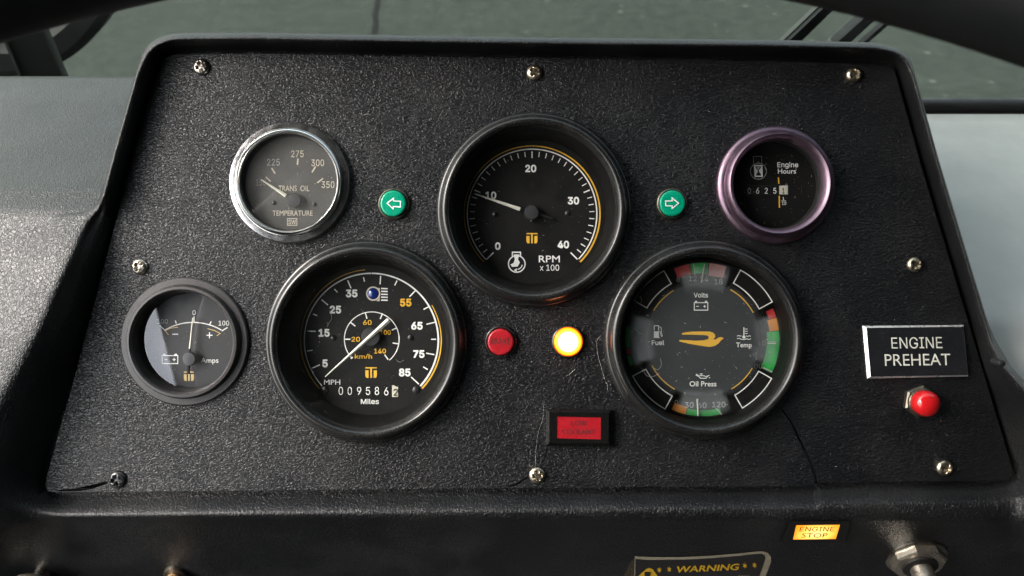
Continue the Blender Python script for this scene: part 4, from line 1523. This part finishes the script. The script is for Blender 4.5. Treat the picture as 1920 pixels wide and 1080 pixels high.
# preheat push button
c = P(1722, 752, 0)
g = root('push_button', c, 'glossy red domed push button with dirty hex nut below nameplate', 'push button')
rn = mm(31)
V, Fc = [], []
for zz, f in ((-0.5, 1.0), (2.4, 1.0), (3.2, 0.90)):
    for i in range(6):
        a = R(60 * i + 22)
        V.append((c.x + rn * f * math.cos(a), c.y + rn * f * math.sin(a), zz))
for L in range(2):
    for i in range(6):
        j = (i + 1) % 6
        Fc.append((L * 6 + i, L * 6 + j, L * 6 + 6 + j, L * 6 + 6 + i))
Fc.append([12 + i for i in range(6)])
pobj('hex_nut', V, Fc, 'nut', g)
lathe('collar', c, [(mm(26), 3.0), (mm(26), 4.4), (mm(24), 4.8)], 'nut', g, 40, close=True)
rc = mm(23.6)
prof = [(rc * .97, 4.2), (rc, 5.0), (rc, 8.0)] + [(rc * math.cos(R(a)), 8.0 + rc * .72 * math.sin(R(a))) for a in range(8, 90, 8)] + [(0.01, 8.0 + rc * .72)]
lathe('cap', c, prof, 'red_knob', g, 64, sharp=80)

# ================================================================== LOWER FACE: engine stop light, sticker, switch, knobs
def froot(name, px, py, label, cat):
    return root(name, PF(px, py, 0), label, cat)


g = froot('engine_stop_light', 1530, 998, 'glowing orange ENGINE STOP light in black frame below the panel', 'indicator light')
fr = [(1482, 977), (1594, 977), (1583, 1017), (1463, 1017)]
win = [(1493, 985), (1575, 984), (1567, 1010.5), (1487, 1011.5)]
V = [PF(x, y, 0) for x, y in fr] + [PF(x, y, 1.2) for x, y in fr] + [PF(x, y, 1.2) for x, y in win] + [PF(x, y, 0.8) for x, y in win]
Fc = []
for L in range(3):
    for i in range(4):
        j = (i + 1) % 4
        Fc.append((L * 4 + i, L * 4 + j, L * 4 + 4 + j, L * 4 + 4 + i))
pobj('frame', V, Fc, 'dark', g)
pobj('window', [PF(x, y, 0.95) for x, y in win], [(0, 1, 2, 3)], 'stop', g)
ZS = lambda off: (lambda x, y: PF(1100 + x / 2.3415, 880 + y / 2.3415, off))
text('lettering', 'ENGINE', 1012, 263, 19, 'dark', g, ZS(1.05), w=152, bold=-0.005, shear=0.30)
text('lettering', 'STOP', 1001, 290, 19, 'dark', g, ZS(1.05), w=112, bold=-0.005, shear=0.30)

# warning sticker
g = froot('warning_sticker', 1315, 1065, 'black WARNING sticker with tan border peeling at its left edge', 'sticker')
S = lambda off: (lambda x, y: PF(1140 + x / 5.647, 1010 + y / 5.647, off))
pr = Print(S(0.25))
outer = [(285, 182), (330, 190), (480, 195), (800, 195), (1100, 180), (1400, 155), (1560, 137), (1640, 133), (1690, 150), (1725, 190), (1727, 240), (1700, 320), (1660, 420), (1600, 600), (300, 600), (275, 420)]
pr.poly(outer); pr.out('border', 'stickeredge', g)
pr = Print(S(0.35))
pr.poly([(290, 215), (420, 225), (800, 222), (1100, 207), (1400, 180), (1560, 163), (1630, 160), (1660, 180), (1665, 205), (1640, 290), (1600, 400), (1540, 590), (310, 590), (288, 400)])
pr.out('sheet', 'stickerblack', g)
text('lettering', 'WARNING', 1055, 313, 66, 'stickeryellow', g, S(0.5), w=660, bold=0.03, rot=-2.6, shear=0.32)
text('lettering', '*', 543, 334, 78, 'stickeryellow', g, S(0.5), w=52, bold=0.05) if False else None
for x, y in ((543, 332), (648, 325), (1450, 287), (1551, 281)):
    pr = Print(S(0.5)); q = []
    for i in range(12):
        a = R(30 * i + 90 - 8); r_ = 34 if i % 2 == 0 else 14
        q.append((x + r_ * .85 * math.cos(a), y - r_ * math.sin(a)))
    pr.poly(q); pr.out('star', 'stickeryellow', g)
pr = Print(S(0.45)); pr.poly([(435, 310), (470, 322), (530, 400), (560, 600), (290, 600), (325, 392), (405, 322)]); pr.out('triangle', 'stickeryellow', g)
pr = Print(S(0.6)); pr.poly([(385, 352), (455, 352), (440, 420), (420, 470), (395, 470)]); pr.out('exclamation_mark', 'stickerblack', g)
text('lettering', 'FASTEN YOUR SEAT BELT', 1250, 420, 44, 'cream_dim', g, S(0.5), w=620, rot=-2.4, shear=0.1) if False else None
pr = Print(S(0.5)); [pr.poly([(x, 389), (x + 22, 389), (x + 20, 410), (x - 2, 410)]) for x in (1380, 1412, 1444, 1476)]; pr.out('lettering', 'cream_dim', g)
# glittering torn backing
rnd = random.Random(5)
V, Fc = [], []
for i in range(150):
    x = rnd.uniform(130, 280); y = rnd.uniform(210, 470)
    if x < 285 - (y - 200) * 0.62: continue
    q = S(0.3 + rnd.uniform(0, .7))
    b = len(V); d_ = rnd.uniform(4, 11)
    V += [q(x, y), q(x + d_, y + rnd.uniform(-3, 3)), q(x + d_ * .6, y + d_)]
    Fc.append((b, b + 1, b + 2))
o = pobj('flakes', V, Fc, 'glitter', g, fix=False); o['kind'] = 'stuff'
pr = Print(S(0.15)); pr.poly([(283, 200), (283, 520), (110, 520), (190, 350), (235, 250)]); pr.out('torn_backing', 'nut', g)

# frame of the lower face for turned things: local matrix with Z along the face normal
def fmat(px, py, off=0.0, tilt=0.0, lean=0.0):
    o = PF(px, py, off) - F_N * off
    z = F_N.copy()
    x = Vector((1, 0, 0))
    y = z.cross(x)
    m = Matrix(((x.x, y.x, z.x, o.x), (x.y, y.y, z.y, o.y), (x.z, y.z, z.z, o.z), (0, 0, 0, 1)))
    return m @ Matrix.Rotation(R(tilt), 4, 'X') @ Matrix.Rotation(R(lean), 4, 'Y')


def turned(name, m, prof, mat, parent, n=48, close=True, sharp=40):
    V, Fc = [], []
    for r, z in prof:
        for i in range(n):
            a = 2 * math.pi * (i + .5) / n
            V.append(m @ Vector((r * math.cos(a), r * math.sin(a), z)))
    k = len(prof)
    for j in range(k - 1):
        for i in range(n):
            i2 = (i + 1) % n
            Fc.append((j * n + i, j * n + i2, (j + 1) * n + i2, (j + 1) * n + i))
    if close: Fc.append([(k - 1) * n + i for i in range(n)])
    return pobj(name, V, Fc, mat, parent, n > 12, sharp=sharp)


g = froot('ignition_switch', 1722, 1062, 'steel ignition switch with hexagonal ring nut at bottom right', 'switch')
m = fmat(1724, 1060, 5)
turned('washer', m, [(14.8, 0), (14.8, 1.0), (14.0, 1.4)], 'steel', g)
turned('hex_nut', m, [(13.6, 1.4), (13.6, 4.6), (12.6, 5.4), (9.2, 5.6)], 'bright_steel', g, 8, sharp=10)
turned('barrel', m, [(8.6, 5.2), (8.6, 6.6), (7.6, 7.2)], 'dark', g)
turned('lock_cylinder', m, [(5.4, 7.0), (5.4, 13.5), (4.8, 14.2)], 'bright_steel', g)
g = froot('knob', 62, 1078, 'shiny chrome round knob at bottom left corner', 'knob')
m = fmat(62, 1108, 11)
turned('stem', m, [(4, 0), (4, 7)], 'steel', g)
turned('head', m, [(9, 6), (11.4, 7.5), (11.8, 10), (10.6, 12), (7, 13.4), (0.01, 14)], 'bright_steel', g, close=False, sharp=70)
g = froot('toggle', 316, 1085, 'small tan toggle at the bottom edge left of centre', 'toggle')
m = fmat(318, 1106, 10)
turned('collar', m, [(6, 0), (6, 2), (4.6, 2.6)], 'nut', g)
turned('lever', m, [(3.0, 2), (4.6, 5), (5.4, 9), (5.0, 11), (3, 12), (0.01, 12.2)], 'wood', g, close=False, sharp=70)

# ================================================================== STEERING WHEEL
def cwp(v):
    return M_CAM @ (Vector(v) * 0.001)


Cw = Vector((-27.9, -109.3, -63.1)); tl, rl = 0.988, 0.0899
u = Vector((math.cos(rl), math.sin(rl), 0)); f = Vector((-math.sin(rl) * math.sin(tl), math.cos(rl) * math.sin(tl), -math.cos(tl)))
sw = bpy.data.objects.new('steering_wheel', None)
COL.objects.link(sw)
sw.location = cwp(Cw)
props(sw, 'black steering wheel rim arching blurred across the top of the view', 'steering wheel')
loc = Vector(sw.location)
def swp(v): return cwp(v) - loc
pts = [swp(Cw + (u * math.cos(a) + f * math.sin(a)) * 250) for a in [2 * math.pi * i / 160 for i in range(160)]]
V, Fc = tube(pts, 0.016, 18, True)
wobj('rim', V, Fc, 'wheelrim', sw, smooth=True)
ax = u.cross(f)
if ax.z > 0: ax = -ax
V, Fc = tube([swp(Cw + ax * -6), swp(Cw + ax * 20), swp(Cw + ax * 40)], [0.045, 0.05, 0.03], 32)
wobj('hub', V, Fc, 'wheelrim', sw, smooth=True)
for a in (0.06, math.pi - 0.06, -math.pi / 2):
    dd = u * math.cos(a) + f * math.sin(a)
    V, Fc = tube([swp(Cw + ax * 16 + dd * 30), swp(Cw + ax * 12 + dd * 140), swp(Cw + dd * 246)], [0.014, 0.012, 0.011], 14)
    wobj('spoke', V, Fc, 'wheelrim', sw, smooth=True)
V, Fc = tube([swp(Cw + ax * 40), swp(Cw + ax * 420)], 0.022, 20)
wobj('column', V, Fc, 'wheelrim', sw, smooth=True)

# ================================================================== OUTSIDE THE WINDSCREEN
def outbar(name, quad, y0, thick, mat, parent, loc):
    """prism from a quad seen at distance y0 ahead"""
    A = [Wray(x, y, y=y0) for x, y in quad]
    B = [Vector((p.x, p.y + thick, p.z)) for p in A]
    V = [v - loc for v in A + B]
    Fc = [(0, 1, 2, 3), (7, 6, 5, 4)] + [(i, (i + 1) % 4, 4 + (i + 1) % 4, 4 + i) for i in range(4)]
    return wobj(name, V, Fc, mat, parent)


loc = Wray(1560, 60, y=0.58)
wp = bpy.data.objects.new('windscreen_wiper', None); COL.objects.link(wp); wp.location = loc
props(wp, 'black parallel-arm wiper lying diagonally outside the windscreen', 'wiper')
outbar('arm', [(1476, 80), (1572, -12), (1594, -12), (1500, 80)], 0.575, 0.012, 'outblack', wp, loc)
outbar('arm_edge', [(1464, 80), (1560, -12), (1570, -12), (1474, 80)], 0.580, 0.006, 'outedge', wp, loc)
outbar('arm', [(1565, 84), (1682, -22), (1706, -22), (1590, 84)], 0.585, 0.012, 'outblack', wp, loc)
outbar('arm_edge', [(1552, 84), (1668, -22), (1682, -22), (1565, 84)], 0.595, 0.006, 'outedge', wp, loc)
outbar('washer_tube', [(1611, 86), (1700, 8), (1709, 10), (1621, 86)], 0.56, 0.006, 'outblack', wp, loc)

loc = Wray(90, 110, y=0.62)
mb = bpy.data.objects.new('mirror_bracket', None); COL.objects.link(mb); mb.location = loc
props(mb, 'wide dark mirror bracket post outside the windscreen at top left', 'mirror bracket')
outbar('post', [(-4, 40), (62, 20), (128, 175), (52, 175)], 0.62, 0.008, 'outblack', mb, loc)
outbar('edge_strip', [(-9, 40), (-3, 40), (53, 175), (47, 175)], 0.618, 0.004, 'outedge', mb, loc)
outbar('edge_strip', [(68, 20), (72, 20), (137, 175), (130, 175)], 0.618, 0.004, 'outedge', mb, loc)
# dark ring added in place of the steering wheel's reflection in the windscreen
loc = Wray(60, -60, y=0.95)
cm = bpy.data.objects.new('wheel_reflection_ring', None); COL.objects.link(cm); cm.location = loc
props(cm, 'dark rim of a round mirror outside behind the bracket post, top left', 'reflection')
cx_, cy_ = 10.0, -78.0
V, Fc = [], []
NA = 96
for k, (r_, dy) in enumerate(((222, 0.0), (205, -0.012), (170, -0.014), (152, 0.0), (152, 0.03), (222, 0.03))):
    for i in range(NA):
        a = 2 * math.pi * i / NA
        V.append(Wray(cx_ + r_ * math.cos(a), cy_ + r_ * math.sin(a), y=0.95) + Vector((0, dy, 0)) - loc)
for k in range(6):
    for i in range(NA):
        j = (i + 1) % NA; k2 = (k + 1) % 6
        Fc.append((k * NA + i, k * NA + j, k2 * NA + j, k2 * NA + i))
wobj('rim', V, Fc, 'outblack', cm, smooth=False)

bpy.context.view_layer.update()
